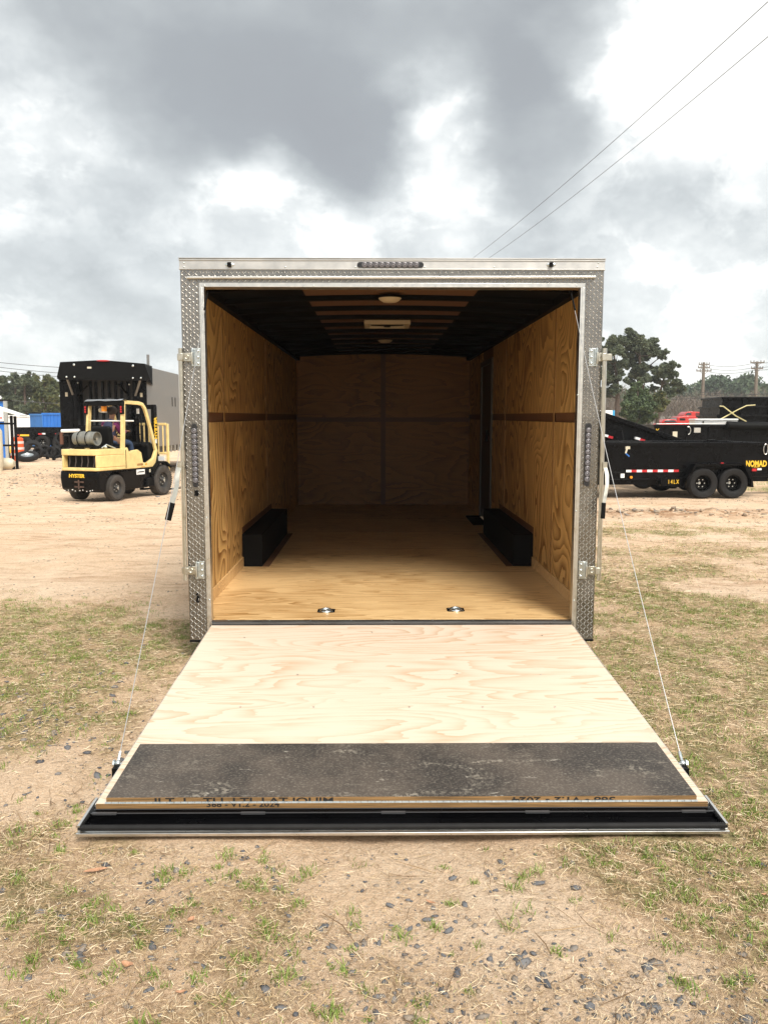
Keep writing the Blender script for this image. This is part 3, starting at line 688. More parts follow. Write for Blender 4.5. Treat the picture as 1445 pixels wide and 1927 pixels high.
tr.box(-1.18, -1.162, -.011, -.008, ZB+.05, HO+.0).box(1.162, 1.18, -.011, -.008, ZB+.05, HO)
tr.box(-1.18, -W, .0, .05, ZB+.05, -.0002).box(W, 1.18, .0, .05, ZB+.05, -.0002)
tr.build('door_jamb', M['alu'], fro, bevel=.002)
top = MB(); top.box(-1.298, 1.298, -.006, .06, 2.193, 2.259).box(-1.3, 1.3, -.012, .06, 2.2475, 2.2535).box(-1.3, 1.3, -.010, .06, 2.194, 2.2005).box(-1.302, 1.302, -.013, .07, 2.2595, 2.2635)
top.build('top_rail', M['alu_dull'], fro, bevel=.0012)
MB().tube([tp(352, 522, -.012), tp(1120, 521, -.012)], .009, 10).box(-1.25, 1.23, -.010, 0, 2.145, 2.150).build('drip_rail', M['alu'], fro)
s = MB()
s.box(-1.297, -1.21, -.004, .05, ZB-.012, ZB).box(1.21, 1.297, -.004, .05, ZB-.012, ZB).build('end_cap', M['matblack'], fro)
# rivets / screws
s = MB()
for px, py in ((384, 822-70), (389, 974), (394, 1129), (1087, 743), (1084, 962), (1080, 1130)): s.sphere(tp(px, py, -.012), .0055, 8, 5, (1, .6, 1))
for px in (385, 590, 739, 948, 1085): s.sphere(tp(px, 537, -.009), .005, 8, 5, (1, .5, 1))
for px in (537, 669, 799, 930, 346, 1124): s.sphere(tp(px, 502, -.007), .0052, 8, 5, (1, .5, 1))
for px in (346, 1126): s.sphere(tp(px, 494, -.007), .005, 8, 5, (1, .5, 1))
s.build('rivets', M['zinc'], fro)
# lights
def ledbar(p0, p1, n, wd):
    p0, p1 = Vector(p0), Vector(p1); d = (p1-p0); L = d.length; u = d/L; v_ = Vector((u.z, 0, -u.x)); m = (p0+p1)/2
    Mx = Matrix(((u.x, v_.x, 0, m.x), (0, 0, 1, -.002), (u.z, v_.z, 0, m.z), (0, 0, 0, 1)))
    oc = []
    for k in range(24):
        a = 2*math.pi*k/24; oc.append(((L/2-wd/2)*(1 if math.cos(a) > 0 else -1)+wd/2*math.cos(a), wd/2*math.sin(a)))
    s = MB().prism(oc, 0, -.010, axis='z', M=Mx)
    for e_ in (-1, 1): s.lathe([(.004, -.010), (.008, -.011), (.008, -.013), (.004, -.013)], 12, M=Mx @ T((e_*(L/2-.014), 0, 0)))
    b = s.build('tail_light', M['lensring'], ct)
    for k in range(n):
        x = (-.5+(k+.5)/n)*(L-.056)
        r = (L-.056)/n*.47; lm = MB().lathe([(r, -.010), (r, -.0145), (r*.72, -.0165), (r*.55, -.012), (r*.3, -.013), (.0001, -.0165)], 16, M=Mx @ T((x, 0, 0)))
        lm.build('lens', M['lens'], b)
ledbar(tp(672, 498.5), tp(797, 498.5), 10, .034)
ledbar(tp(365.5, 797), tp(369, 917), 10, .036)
ledbar(tp(1107, 796), tp(1103, 915), 10, .036)
for px, py in ((433, 498), (1036.5, 498)):
    c = tp(px, py); s = MB().sphere((c.x, -.007, c.z), .030, 16, 8, (1, .15, .42)); b = s.build('marker_light', M['zinc'], ct)
    MB().box(c.x-.010, c.x+.010, -.028, -.008, c.z-.014, c.z+.012).box(c.x-.014, c.x-.010, -.026, -.008, c.z-.012, c.z+.01).build('lamp_hood', M['matblack'], b)
# slot and hook low on the left post
c = tp(372, 1125); MB().tube([(c.x-.004, -.004, c.z+.022), (c.x+.003, -.014, c.z+.026), (c.x+.005, -.018, c.z+.008), (c.x-.001, -.018, c.z-.018), (c.x+.004, -.006, c.z-.026)], .0075, 8).build('stop_hook', M['matblack'], ct)
c = tp(370, 928); MB().box(c.x-.012, c.x+.012, -.008, -.0035, c.z-.018, c.z+.018, M=None).build('patch', M['matblack'], ct)
# sill
s = MB(); s.box(-W, W, -.004, .045, -.030, -.002); s.box(-W, W, -.010, -.004, -.014, -.006)
s.build('sill', mat('sill_steel', (.14, .145, .15), .35, .8, rvar=.15, noise=.4, nscale=4, stretch=(1, 8, 8)), ct)
s = MB()
for i in range(9): s.sphere((-1.05+i*.2625, .03, -.0005), .006, 8, 5, (1, 1, .5))
s.build('sill_screws', M['zinc'], ct)
# door lock bars with hinge brackets, cams and handles
def lock(sx):
    X0, X1 = (340, 349.5) if sx < 0 else (1137, 1126)
    a = tp(X0, 655, -.03); b = tp(X1, 1092, -.03)
    lb = MB().tube([a, b], .0115, 14).build('lock_bar', M['brass'], ct)
    s = MB().tube([tp(X0-3.5*sx*-1, 655, -.012), tp(X1-3*sx*-1, 1092, -.012)], .006, 8).build('guide_bar', M['alu'], lb)
    for (pxb, py) in (((362, 1123-0), 672), ((370, 1103), 1073)):
        px = pxb[0] if sx < 0 else pxb[1]
        c = tp(px, py, -.006)
        k = 1 if sx < 0 else -1
        s = MB()
        s.box(c.x-.006*1, c.x+.050*1, -.010, -.0045, c.z-.055, c.z+.055) if k > 0 else s.box(c.x-.050, c.x+.006, -.010, -.0045, c.z-.055, c.z+.055)
        s.tube([(c.x+k*.004, -.016, c.z+.056), (c.x+k*.004, -.016, c.z-.056)], .0065, 8)
        s.box(*sorted((c.x+k*.012, c.x+k*.018)), -.022, -.010, c.z-.045, c.z+.05)
        for dz in (-.038, 0, .038): s.sphere((c.x+k*.036, -.012, c.z+dz), .0085, 10, 6, (1, .8, 1))
        hb = s.build('hinge_bracket', M['zinc'], lb, bevel=.0012)
        cc = c+Vector((-k*.03, 0, 0)); s = MB(); s.box(cc.x-.026, cc.x+.026, -.022, -.018, cc.z-.026, cc.z+.026); s.lathe([(.015, 0), (.013, .006), (.008, .002), (.0001, .003)], 16, M=T((cc.x, -.022, cc.z)) @ Matrix.Rotation(R(90), 4, 'X'))
        s.tube([(cc.x+k*.03, -.02, cc.z+.03), (cc.x+k*.03, -.02, cc.z-.04)], .007, 8)
        s.box(*sorted((cc.x-k*.026, cc.x-k*.060)), -.022, -.012, cc.z-.020, cc.z+.02)
        s.build('cam', M['brass'], lb, bevel=.0015)
        cz_ = py; MB().box(*sorted((a.x-.0145, a.x+.0145)), -.044, -.016, c.z-.022, c.z+.022).build('bar_guide', M['brass'], lb, bevel=.003)
    # handle
    if sx < 0: pts = [tp(343, 880, -.05), tp(337, 880, -.06), tp(334, 893, -.07), tp(333, 912, -.09), tp(329, 930, -.10), tp(324, 946, -.11), tp(316, 979, -.12)]
    else: pts = [tp(1134, 880, -.05), tp(1139, 880, -.06), tp(1142, 893, -.07), tp(1142, 912, -.09), tp(1139, 930, -.10), tp(1136, 946, -.11), tp(1134, 976, -.12)]
    s = MB()
    def strip(ps, w_, t_):
        vs = []
        for i, p in enumerate(ps):
            q = (ps[min(i+1, len(ps)-1)]-ps[max(i-1, 0)]).normalized(); n_ = Vector((q.z, 0, -q.x)).normalized()
            vs += [p-n_*w_+Vector((0, -t_, 0)), p+n_*w_+Vector((0, -t_, 0)), p+n_*w_+Vector((0, t_, 0)), p-n_*w_+Vector((0, t_, 0))]
        fs = [(i*4+j, i*4+(j+1) % 4, i*4+4+(j+1) % 4, i*4+4+j) for i in range(len(ps)-1) for j in range(4)]
        m_ = len(ps)*4; fs += [(3, 2, 1, 0), (m_-4, m_-3, m_-2, m_-1)]
        return vs, fs
    s.add(*strip(pts[1:6], .0145 if sx < 0 else .011, .003)); s.box(*sorted((pts[0].x, pts[1].x-.012 if sx < 0 else pts[1].x+.012)), -.058, -.035, pts[0].z-.02, pts[0].z+.035)
    ho = s.build('handle', M['brass'], lb)
    MB().add(*strip([pts[5], pts[6]], .019 if sx < 0 else .013, .007)).build('grip', M['matblack'], ho, bevel=.003)
for sx in (-1, 1): lock(sx)
# wheels hidden under the body
def wheel(parent, c, r, wd, axis='x', rim=M['matblack'], tyre=M['rubber'], lugn=6, side=-1, detail=True):
    """axis: wheel axle direction; side: which end shows its hub"""
    Mx = T(c) @ (Matrix.Rotation(R(90)*side, 4, 'Y') if axis == 'x' else Matrix.Rotation(R(-90)*side, 4, 'X'))
    h = wd/2; rr = r*.56
    s = MB().lathe([(rr, -h*.8), (r*.72, -h), (r*.9, -h*.98), (r*.985, -h*.72), (r, -h*.3), (r, h*.3), (r*.985, h*.72), (r*.9, h*.98), (r*.72, h), (rr, h*.8)], 36, M=Mx, closed=True)
    if detail:
        n = 44
        for k in range(n):
            a = 2*math.pi*k/n
            for z0, z1 in ((-h*.85, -h*.12), (h*.12, h*.85)):
                s.box(r*.965, r*1.012, -math.pi*r/n*.55, math.pi*r/n*.55, z0, z1, M=Mx @ Matrix.Rotation(a+(.03 if z0 > 0 else 0), 4, 'Z'))
    wo = s.build('wheel', tyre, parent)
    s = MB().lathe([(rr*1.01, h*.82), (rr*.94, h*.80), (rr*.88, h*.3), (rr*.7, h*.1), (rr*.62, h*.35), (rr*.3, h*.38), (rr*.27, h*.75), (rr*.2, h*.92), (.0001, h*.92)], 28, M=Mx)
    s.lathe([(rr*1.01, -h*.8), (rr*.9, -h*.7), (rr*.85, h*.1)], 28, M=Mx)
    s.build('rim', rim, wo)
    s = MB()
    for k in range(lugn):
        a = 2*math.pi*k/lugn; s.cyl((rr*.46*math.cos(a), rr*.46*math.sin(a), h*.34), (rr*.46*math.cos(a), rr*.46*math.sin(a), h*.62), rr*.075, n=6, M=Mx)
    s.cyl((0, 0, h*.9), (0, 0, h*1.0), rr*.17, n=12, M=Mx)
    s.build('wheel_nuts', M['zinc'], wo)
    return wo
for x, sd in ((-1.205, -1), (1.205, 1)):
    for y in (2.5, 3.38): wheel(ct, (x, y, .005), .255, .15, 'x', side=sd, detail=False)
# ---- ramp
rl = math.hypot(2.2071-.015, .1442-.022); ra = math.asin((.1442-.022)/2.19)
rm = MB()   # frame: aluminium outer skin, black channel beyond the boards; local u = -y
HWL = 1.185
def U(u): return -u
rm.box(-1.162, 1.162, U(rl-.10), U(0.03), -.062, -.052).box(-1.188, 1.188, U(rl+.115), U(rl-.10), -.062, -.052)
rm.box(-1.158, 1.158, U(rl), U(.03), -.052, -.0195, mi=1)
rm.box(-1.175, 1.175, U(rl+.028), U(rl), -.052, -.024, mi=1)
rm.box(-1.18, 1.18, U(rl+.095), U(rl+.028), -.052, -.047, mi=1)
rm.box(-1.190, 1.190, U(rl+.124), U(rl+.115), -.060, -.048)
for sx in (-1, 1):
    xa, xb = sorted((sx*1.1545, sx*1.159)); rm.box(xa, xb, U(rl), U(.03), -.0195, -.002)
ramp = rm.build('ramp_door', [M['alu'], M['black']], ct, bevel=.0015)
ramp.location = (0, -.015, -.022); ramp.rotation_euler = (ra, 0, 0)
RM = TM @ T((0, -.015, -.022)) @ Matrix.Rotation(ra, 4, 'X'); RI = RM.inverted(); RI3 = RI.to_3x3()
def rp(px, py, n=0.0):
    c = RI @ CAM; d = RI3 @ ray(px, py); return c+d*((n-c.z)/d.z)
yseam = rp(722, 1270).y
rp1 = MB().box(-W-.002, W+.002, U(rl), yseam-.004, -.019, 0).box(-W, W, yseam+.0, -.002, -.019, -.0004).build('ramp_plywood', M['ramp_ply'], ramp)
ed = MB().box(-W-.002, W+.002, U(rl)-.002, U(rl), -.019, -.0002).build('plywood_edge', M['edge_ply'], ramp)
fa, fb_, fc = rp(203, 1497, .020), rp(1308, 1494, .020), rp(262, 1400.5, .020)
FY0, FY1 = U(rl)+.009, fc.y
flp = MB().box(fa.x, fb_.x, FY0, FY1, .002, .020).build('ramp_flap', M['film'], ramp)
MB().box(fa.x, fb_.x, FY0-.002, FY0, .002, .0195).build('flap_edge', M['edge_ply'], ramp)
hg = MB(); n = 86; hx0, hx1 = fa.x-.005, fb_.x+.003
for i in range(n):
    x0 = hx0+(hx1-hx0)*i/n; hg.tube([(x0+.0008, FY0-.006, .001), (x0+(hx1-hx0)/n-.0008, FY0-.006, .001)], .0048, 8)
hg.box(hx0, hx1, FY0-.005, FY0+.0, -.004, -.0005).build('piano_hinge', M['zinc'], ramp)
s = MB().tube([(-1.185, U(rl+.104), -.036), (1.185, U(rl+.104), -.036)], .0105, 10)
for sx in (-1, 1): s.tube([(sx*1.183, U(rl+.10), -.034), (sx*1.168, U(rl-.06), -.030)], .008, 10)
s.build('rubber_seal', M['rubber'], ramp)
s = MB()
for px in (197, 476, 740, 1012, 1308):
    p = rp(px, 1531, -.024); s.box(p.x-.045, p.x+.045, U(rl+.034), U(rl+.024), -.027, -.020)
s.box(-1.165, 1.165, U(rl+.032), U(rl+.029), -.0235, -.0205).box(-1.16, 1.16, U(rl+.010), U(rl+.007), -.0194, -.0165)
s.build('stiffener_clips', mat('dark_steel', (.11, .11, .115), .4, .6), ramp)
for sx in (-1, 1): MB().box(*sorted((sx*1.178, sx*1.187)), U(rl+.112), U(rl-.09), -.0515, -.024).build('side_flange', M['alu'], ramp)
s = MB()
for px, py in ((770, 1331), (908, 1331), (1044, 1331), (1018, 1270), (860, 1268), (590, 1331), (452, 1331), (560, 1270), (700, 1190), (1020, 1196), (460, 1200)):
    p = rp(px, py); s.sphere((p.x, p.y, .0004), .0055, 8, 4, (1, 1, .2))
s.build('screws', M['zinc'], ramp)
# stencilled writing on the board edges (cut through by the saw, as in the photograph)
def edge_text(sx_, pxc, yy, zc, size, flip, xs_, mat_=M['darkink'], zclip=None):
    p = rp(pxc, 1500, 0); Mx = T((p.x, yy, zc)) @ FACE
    if flip: Mx = Mx @ Matrix.Rotation(math.pi, 4, 'Z')
    Mx = Mx @ Matrix.Diagonal((xs_, 1, 1, 1))
    o = text(sx_, size, mat_, ramp, Mx, extr=.0004, offs=size*.02)
    # clip to the edge thickness
    bm = bmesh.new(); bm.from_mesh(o.data); z0, z1 = zclip
    for co, no in (((0, 0, z0), (0, 0, -1)), ((0, 0, z1), (0, 0, 1))):
        bmesh.ops.bisect_plane(bm, geom=bm.verts[:]+bm.edges[:]+bm.faces[:], plane_co=co, plane_no=no, clear_outer=True)
    bm.to_mesh(o.data); bm.free(); return o
ft = edge_text('II T  I    TI I  I TI  I AT JOUIM', 463, FY0-.0024, .005, .034, False, 1.0, zclip=(.003, .0193))
tx = [v_.co.x for v_ in ft.data.vertices]; wx0, wx1 = rp(297, 1500, 0).x, rp(628, 1500, 0).x
for v_ in ft.data.vertices: v_.co.x = wx0+(v_.co.x-min(tx))/(max(tx)-min(tx))*(wx1-wx0)
edge_text('368 \u2022 V1.2 \u2022 2024', 1057, FY0-.0024, .006, .034, True, 1.62, zclip=(.003, .0193))
edge_text('368 - V1.2 - 2024', 461, U(rl)-.0024, -.004, .030, False, 1.30, zclip=(-.0185, -.0005))
# cables
def cable_set(pts_px, rpx):
    a = tp(*pts_px, .03); e_ = rp(*rpx, -.005); b = TI @ (RM @ e_)
    pts = []
    for i in range(15):
        t = i/14; p = a.lerp(b, t); p.z -= .05*math.sin(math.pi*t); pts.append(p)
    cb = MB().tube(pts, .0019, 6).build('ramp_cable', M['cable'], ct)
    sp = [a.lerp(b, .012+.036*k/40)+Vector((.009*math.cos(k*1.57), .009*math.sin(k*1.57), -.004)) for k in range(41)]
    MB().tube([a.lerp(b, .0)+Vector((0, 0, 0)), a.lerp(b, .055)], .0055, 6).build('spring', M['matblack'], cb)
    d_ = (pts[-2]-b).normalized()
    MB().tube([b, b+d_*.05], .0065, 8).build('clamp', M['zinc'], cb)
    s = MB(); x = b.x; k = 1 if x > 0 else -1
    s.sphere(b, .014, 10, 7).tube([b+Vector((-k*.04, 0, -.004)), b+Vector((k*.022, 0, 0))], .006, 8).cyl(b+Vector((k*.012, 0, 0)), b+Vector((k*.020, 0, 0)), .015, n=6)
    s.build('eye_bolt', M['zinc'], cb)
    s = MB().box(b.x-.012, b.x+.012, b.y-.045, b.y-.008, b.z-.07, b.z-.005); s.build('bolt_bracket', M['matblack'], cb)
cable_set((391, 549), (222, 1437)); cable_set((1074, 549), (1284, 1437))
# ---------------------------------------------------------------- fork lift truck (local: x right, y forward, z up, origin = rear axle centre on the ground)
FS = 1.0
fk_h = R(-20)
_g = Vector(G(217, 943)); _off = Matrix.Rotation(fk_h, 3, 'Z') @ Vector((.47*FS, 0, 0))
fk = empty('forklift', (_g.x-_off.x, _g.y-_off.y, _g.z+.012), fk_h, 'yellow and black forklift with grey gas bottle on its back, driving over the dirt', 'forklift')
fk.scale = (1.0, 1.03, 1.05)
YL, BK, MBK = M['yellow'], M['black'], M['matblack']
def rwheel(c, r, wd, side):
    return wheel(fk, c, r, wd, 'x', rim=mat('forklift_rim', (.04, .038, .036), .6), tyre=M['dusty_rubber'], side=side)
for x in (-1, 1): rwheel((x*.46, 0, .27), .27, .19, x); rwheel((x*.49, 1.62, .335), .335, .23, x)
# lower counterweight / frame in black with wheel arch
arc = [(.31*math.cos(a), .27+.33*math.sin(a)) for a in [math.pi*(1-i/12) for i in range(13)]]
low = [(-.52, .26), (-.40, .19), (-.33, .20)]+arc+[(.33, .20), (1.18, .20), (1.26, .30), (1.24, .52), (1.30, .64), (-.54, .64), (-.56, .50)]
lo = MB().prism(low, -.50, .50, 'x')
o = lo.build('chassis', BK, fk, bevel=.03)
mb = MB(); mb.box(-.12, .12, -.57, -.55, .40, .43).box(-.12, .12, -.57, -.55, .30, .33).cyl((0, -.575, .27), (0, -.575, .46), .016)
mb.build('tow_pin', mat('rusty_steel', (.10, .06, .045), .8, .3, noise=.4, nscale=20), o)
for k in range(9):
    x = -.40+.09*k+random.uniform(-.02, .02); MB().box(x, x+random.uniform(.01, .03), -.532-.0, -.520, .215+.012*(k % 3), .235+.012*(k % 3)).build('paint_chip', M['white'], o)
text('HYSTER', .10, M['gold'], o, T((-.06, -.556, .535)) @ Matrix.Rotation(R(-8), 4, 'X') @ FACE @ Matrix.Diagonal((1.15, 1, 1, 1)), offs=.004, extr=.006)
# upper counterweight in yellow, rounded corners, with the grille opening
def rrect(x0, x1, y0, y1, r, n=5, corners=(1, 1, 0, 0)):
    out = []
    for (cx_, cy_, a0, on) in ((x0, y0, 180, corners[0]), (x1, y0, 270, corners[1]), (x1, y1, 0, corners[2]), (x0, y1, 90, corners[3])):
        if not on: out.append((cx_, cy_)); continue
        ox, oy = (r if cx_ == x0 else -r), (r if cy_ == y0 else -r)
        for i in range(n+1):
            a = R(a0+90*i/n); out.append((cx_+ox+r*math.cos(a), cy_+oy+r*math.sin(a)))
    return out
cw = MB(); cw.prism(rrect(-.50, .50, -.56, .34, .10), .64, .705, 'z').prism(rrect(-.495, .495, -.555, .34, .10), .955, 1.08, 'z')
cw.prism([(-.50, -.46), (-.43, -.555), (-.40, -.555), (-.40, .34), (-.50, .34)], .705, .955, 'z')
cw.prism([(.43, -.552), (.475, -.52), (.50, -.46), (.50, .34), (.43, .34)], .705, .955, 'z')
cwo = cw.build('counterweight', YL, fk, bevel=.022)
MB().box(-.40, .43, -.42, -.38, .705, .955).build('grille_panel', MBK, cwo)
for k in range(5): MB().tube([(-.30+k*.16, -.50, .71), (-.26+k*.16, -.51, .83), (-.29+k*.16, -.48, .95)], .012, 6).build('radiator_hose', mat('dirty_hose', (.06, .05, .045), .7), cwo)
# cowl, seat side and door sill
for sx in (-1, 1):
    xa, xb = sorted((sx*.43, sx*.50))
    MB().prism([(.34, .64), (1.36, .64), (1.46, .74), (1.55, 1.02), (1.47, 1.02), (1.36, .84), (1.12, .74), (.98, .76), (.93, .98), (.80, 1.045), (.62, 1.03), (.50, .99), (.44, 1.10), (.34, 1.08)], xa, xb, 'x').build('side_panel', YL, fk, bevel=.014)
s_ = MB().box(.499, .506, .36, .375, .66, 1.05); s_.build('panel_gap', MBK, fk)
text('HYSTER', .062, mat('brown_decal', (.30, .12, .03), .6), fk, T((.502, .86, .715)) @ Matrix.Rotation(R(90), 4, 'Z') @ FACE, offs=.002, extr=.003)
text('60', .062, M['amber'], fk, T((.502, 1.08, .715)) @ Matrix.Rotation(R(90), 4, 'Z') @ FACE, offs=.002, extr=.003)
MB().box(.500, .5035, .90, 1.04, .660, .672).build('decal_stripe', M['amber'], fk)
pl_ = MB().box(.500, .507, .72, 1.02, .50, .61).build('sign_plate', M['white'], fk, bevel=.002)
MB().prism([(.745, .53), (.79, .53), (.79, .575)], .507, .509, 'x').box(.507, .509, .81, .99, .545, .57).build('plate_mark', M['darkink'], pl_)
MB().box(.500, .505, 1.19, 1.24, .53, .60).build('sticker', M['cream'], fk)
MB().prism([(1.02, .22), (1.30, .22), (1.28, .42), (1.06, .40)], .40, .56, 'x').build('step', MBK, fk, bevel=.01)
fe = MB()
for sx in (-1, 1):
    xa, xb = sorted((sx*.40, sx*.60)); ar = [(1.62+.40*math.cos(a), .335+.40*math.sin(a)) for a in [R(158-i*13) for i in range(10)]]; ar2 = [(1.62+.43*math.cos(a), .335+.43*math.sin(a)) for a in [R(158-i*13) for i in range(10)]]
    MB().prism(ar+ar2[::-1], xa, xb, 'x').build('fender', MBK, fk)
# cab floor, engine cover, seat, dash
MB().box(-.43, .43, .98, 1.50, .60, .66).box(-.43, .43, .34, .98, .64, 1.0).build('engine_cover', MBK, fk, bevel=.02)
st = MB().box(-.24, .24, .28, .78, 1.02, 1.13).prism([(.20, 1.06), (.34, 1.06), (.28, 1.50), (.22, 1.56), (.14, 1.52)], -.24, .24, 'x'); st.build('seat', MBK, fk, bevel=.04, seg=3)
dsh = MB().prism([(1.30, .66), (1.48, .66), (1.50, 1.12), (1.36, 1.20), (1.26, 1.12)], -.42, .42, 'x').box(.18, .40, 1.12, 1.24, 1.10, 1.16).build('dashboard', MBK, fk, bevel=.015)
SWC = Vector((.0, .98, 1.40)); SWM = T(SWC) @ Matrix.Rotation(R(28), 4, 'X')
MB().tube([SWM @ Vector((.17*math.cos(a), .17*math.sin(a), 0)) for a in [2*math.pi*i/24 for i in range(24)]], .014, 8, closed=True).tube([SWM @ Vector((-.16, 0, 0)), SWM @ Vector((.16, 0, 0))], .012).tube([SWC, Vector((0, 1.28, 1.02))], .035, 8).build('steering_wheel', MBK, fk)
for k in range(3): MB().tube([(.24+.05*k, 1.18, 1.14), (.24+.05*k, 1.15, 1.36)], .010).sphere((.24+.05*k, 1.15, 1.37), .02).build('lever', MBK, fk)
MB().tube([(.27, 1.05, .66), (.27, 1.10, .95), (.31, 1.16, .96)], .012).build('grab_handle', M['cream'], fk)
# overhead guard
gd_ = MB()
def bar(mb, a, b, wx, wy):
    a, b = Vector(a), Vector(b)
    vs = [a+Vector((sx*wx, sy*wy, 0)) for sx, sy in ((-1, -1), (1, -1), (1, 1), (-1, 1))]+[b+Vector((sx*wx, sy*wy, 0)) for sx, sy in ((-1, -1), (1, -1), (1, 1), (-1, 1))]
    mb.add(vs, [(0, 3, 2, 1), (4, 5, 6, 7), (0, 1, 5, 4), (1, 2, 6, 5), (2, 3, 7, 6), (3, 0, 4, 7)])
def sweep(mb, pts, wx, wy):
    """flat bar bent in the y-z plane"""
    vs = []
    for i, p in enumerate(pts):
        p = Vector(p); t_ = (Vector(pts[min(i+1, len(pts)-1)])-Vector(pts[max(i-1, 0)])).normalized(); n_ = Vector((0, -t_.z, t_.y))
        for sx, sn in ((-1, -1), (1, -1), (1, 1), (-1, 1)): vs.append(p+Vector((sx*wx, 0, 0))+n_*sn*wy)
    m_ = len(pts)*4
    fs = [(i*4+j, i*4+(j+1) % 4, i*4+4+(j+1) % 4, i*4+4+j) for i in range(len(pts)-1) for j in range(4)]+[(3, 2, 1, 0), (m_-4, m_-3, m_-2, m_-1)]
    mb.add(vs, fs)
for sx in (-1, 1):
    g_ = MB(); x = sx*.465
    sweep(g_, [(x, .30, .98), (x*1.0, .34, 1.45), (x*.97, .39, 2.04)], .028, .055)
    sweep(g_, [(x*.97, .38, 2.055), (x*.97, .92, 2.045), (x*.97, 1.06, 2.02), (x*.975, 1.15, 1.93), (x*.98, 1.22, 1.78), (x, 1.40, 1.30), (x, 1.52, .96)], .028, .038)
    g_.build('guard_pillar', YL, fk, bevel=.008)
rf = MB(); rf.box(-.50, .50, .30, .385, 1.98, 2.085)
for k in range(6): rf.box(-.44, .44, .47+k*.10, .50+k*.10, 2.035, 2.065)
rf.box(-.44, .44, 1.02, 1.08, 2.0, 2.05)
rfo = rf.build('overhead_guard', MBK, fk, bevel=.008)
for sx in (-1, 1):
    h_ = MB().box(*sorted((sx*.435, sx*.52)), .285, .35, 1.80, 2.04).build('lamp_housing', MBK, rfo, bevel=.01)
    for k in range(3): MB().cyl((sx*.478, .285, 1.85+k*.05), (sx*.478, .277, 1.85+k*.05), .022).build('tail_lamp', M['taped'], h_)
tp_ = MB(); vs = []; 
for i in range(17):
    for j in range(3): vs.append((-.50+i/16, .28+j*.10, 2.088+.022*vnoise(i*.55, j*.8)+(.012 if j == 1 else -.02)))
vs2 = [(x, y, z+.006) for x, y, z in vs]; fs = [(i*3+j, i*3+j+1, i*3+j+4, i*3+j+3) for i in range(16) for j in (0, 1)]
tp_.add([(float(a), float(b), float(c)) for a, b, c in vs+vs2], fs+[tuple(q+51 for q in f_)[::-1] for f_ in fs]); tp_.build('roof_cover', mat('shiny_tarp', (.10, .10, .10), .2, coat=.5), rfo, recalc=False)
b_ = MB().cyl((-.08, .42, 1.86), (-.08, .42, 1.97), .055, .065, 14).build('beacon', M['amber'], rfo); MB().cyl((-.08, .42, 1.835), (-.08, .42, 1.86), .07).build('beacon_base', M['brass'], b_)
MB().sphere((-.20, .44, 1.89), .05, 12, 8, (1, .5, 1)).build('work_lamp', M['cream'], rfo)
MB().tube([(-.46, .40, 1.66), (.62, .52, 1.66)], .016).build('grab_bar', M['white'], fk)
MB().box(.30, .36, 1.06, 1.08, 1.82, 1.93).build('mirror', M['white'], rfo)
# gas bottle lying across the back
LT = Matrix.Rotation(R(90), 4, 'Y')
tk = MB().lathe([(.0001, -.30), (.08, -.30), (.13, -.27), (.152, -.22), (.152, -.06), (.157, -.055), (.157, -.035), (.152, -.03), (.152, .12), (.148, .17), (.125, .20), (.125, .21), (.145, .215), (.145, .30), (.135, .30), (.13, .235), (.09, .215), (.0001, .21)], 28, M=T((-.08, -.20, 1.29)) @ LT)
tko = tk.build('gas_bottle', M['tank'], fk)
for x in (-.19, .02): MB().tube([(x, -.20+.163*math.cos(a), 1.29+.163*math.sin(a)) for a in [2*math.pi*i/24 for i in range(24)]], .009, 6, closed=True).build('strap', MBK, tko)
MB().cyl((.13, -.20, 1.29), (.21, -.20, 1.29), .028).build('valve', M['brass'], tko)
MB().box(-.34, .24, -.30, -.08, 1.10, 1.14).box(-.30, -.25, -.32, -.06, 1.08, 1.12).box(.1, .15, -.32, -.06, 1.08, 1.12).cyl((-.30, -.33, 1.13), (.2, -.33, 1.13), .022).build('bottle_cradle', MBK, fk, bevel=.006)
MB().tube([(.26, -.12, 1.10), (.34, -.06, 1.17), (.38, .06, 1.12), (.40, .15, 1.09)], .014).sphere((.33, -.08, 1.12), .035).build('regulator', M['zinc'], fk)
MB().tube([(-.44, -.30, 1.09), (-.44, -.30, 1.36), (-.60, -.30, 1.36)], .018).build('exhaust_guard', M['rubber'], fk)
# mast
ms = MB()
for sx in (-1, 1):
    for y, x in ((1.66, .33), (1.76, .27)): ms.box(*sorted((sx*x-.045, sx*x+.045)), y-.05, y+.05, .12 if y < 1.7 else .2, 2.03 if y < 1.7 else 2.00)
for z in (.30, 1.05, 1.93): ms.box(-.33, .33, 1.68, 1.74, z, z+.10)
for x in (-.12, .12): ms.cyl((x, 1.66, .3), (x, 1.66, 1.85), .032)
ms.tube([(.0, 1.62, .5), (.02, 1.60, 1.2), (0, 1.62, 1.8)], .018)
mo = ms.build('mast', BK, fk, bevel=.006)
text('HYSTER', .125, M['gold'], mo, T((.382, 1.655, 1.50)) @ Matrix.Rotation(R(90), 4, 'Z') @ FACE @ Matrix.Rotation(R(90), 4, 'Z') @ Matrix.Diagonal((1.12, 1, 1, 1)), offs=.004, extr=.006)
MB().box(.372, .382, 1.63, 1.68, 1.16, 1.26).build('sticker', M['white'], mo)
ca = MB().box(-.50, .50, 1.86, 1.92, .55, .67).box(-.50, .50, 1.86, 1.92, .20, .30).box(-.42, -.36, 1.86, 1.92, .30, .55).box(.36, .42, 1.86, 1.92, .30, .55).build('carriage', BK, fk, bevel=.006)
br_ = MB(); 
for x in (-.52, .52): br_.box(x-.03, x+.03, 1.89, 1.94, .30, 1.60)
br_.box(-.49, .49, 1.885, 1.935, 1.56, 1.62); br_.box(-.49, .49, 1.885, 1.935, .90, .95)
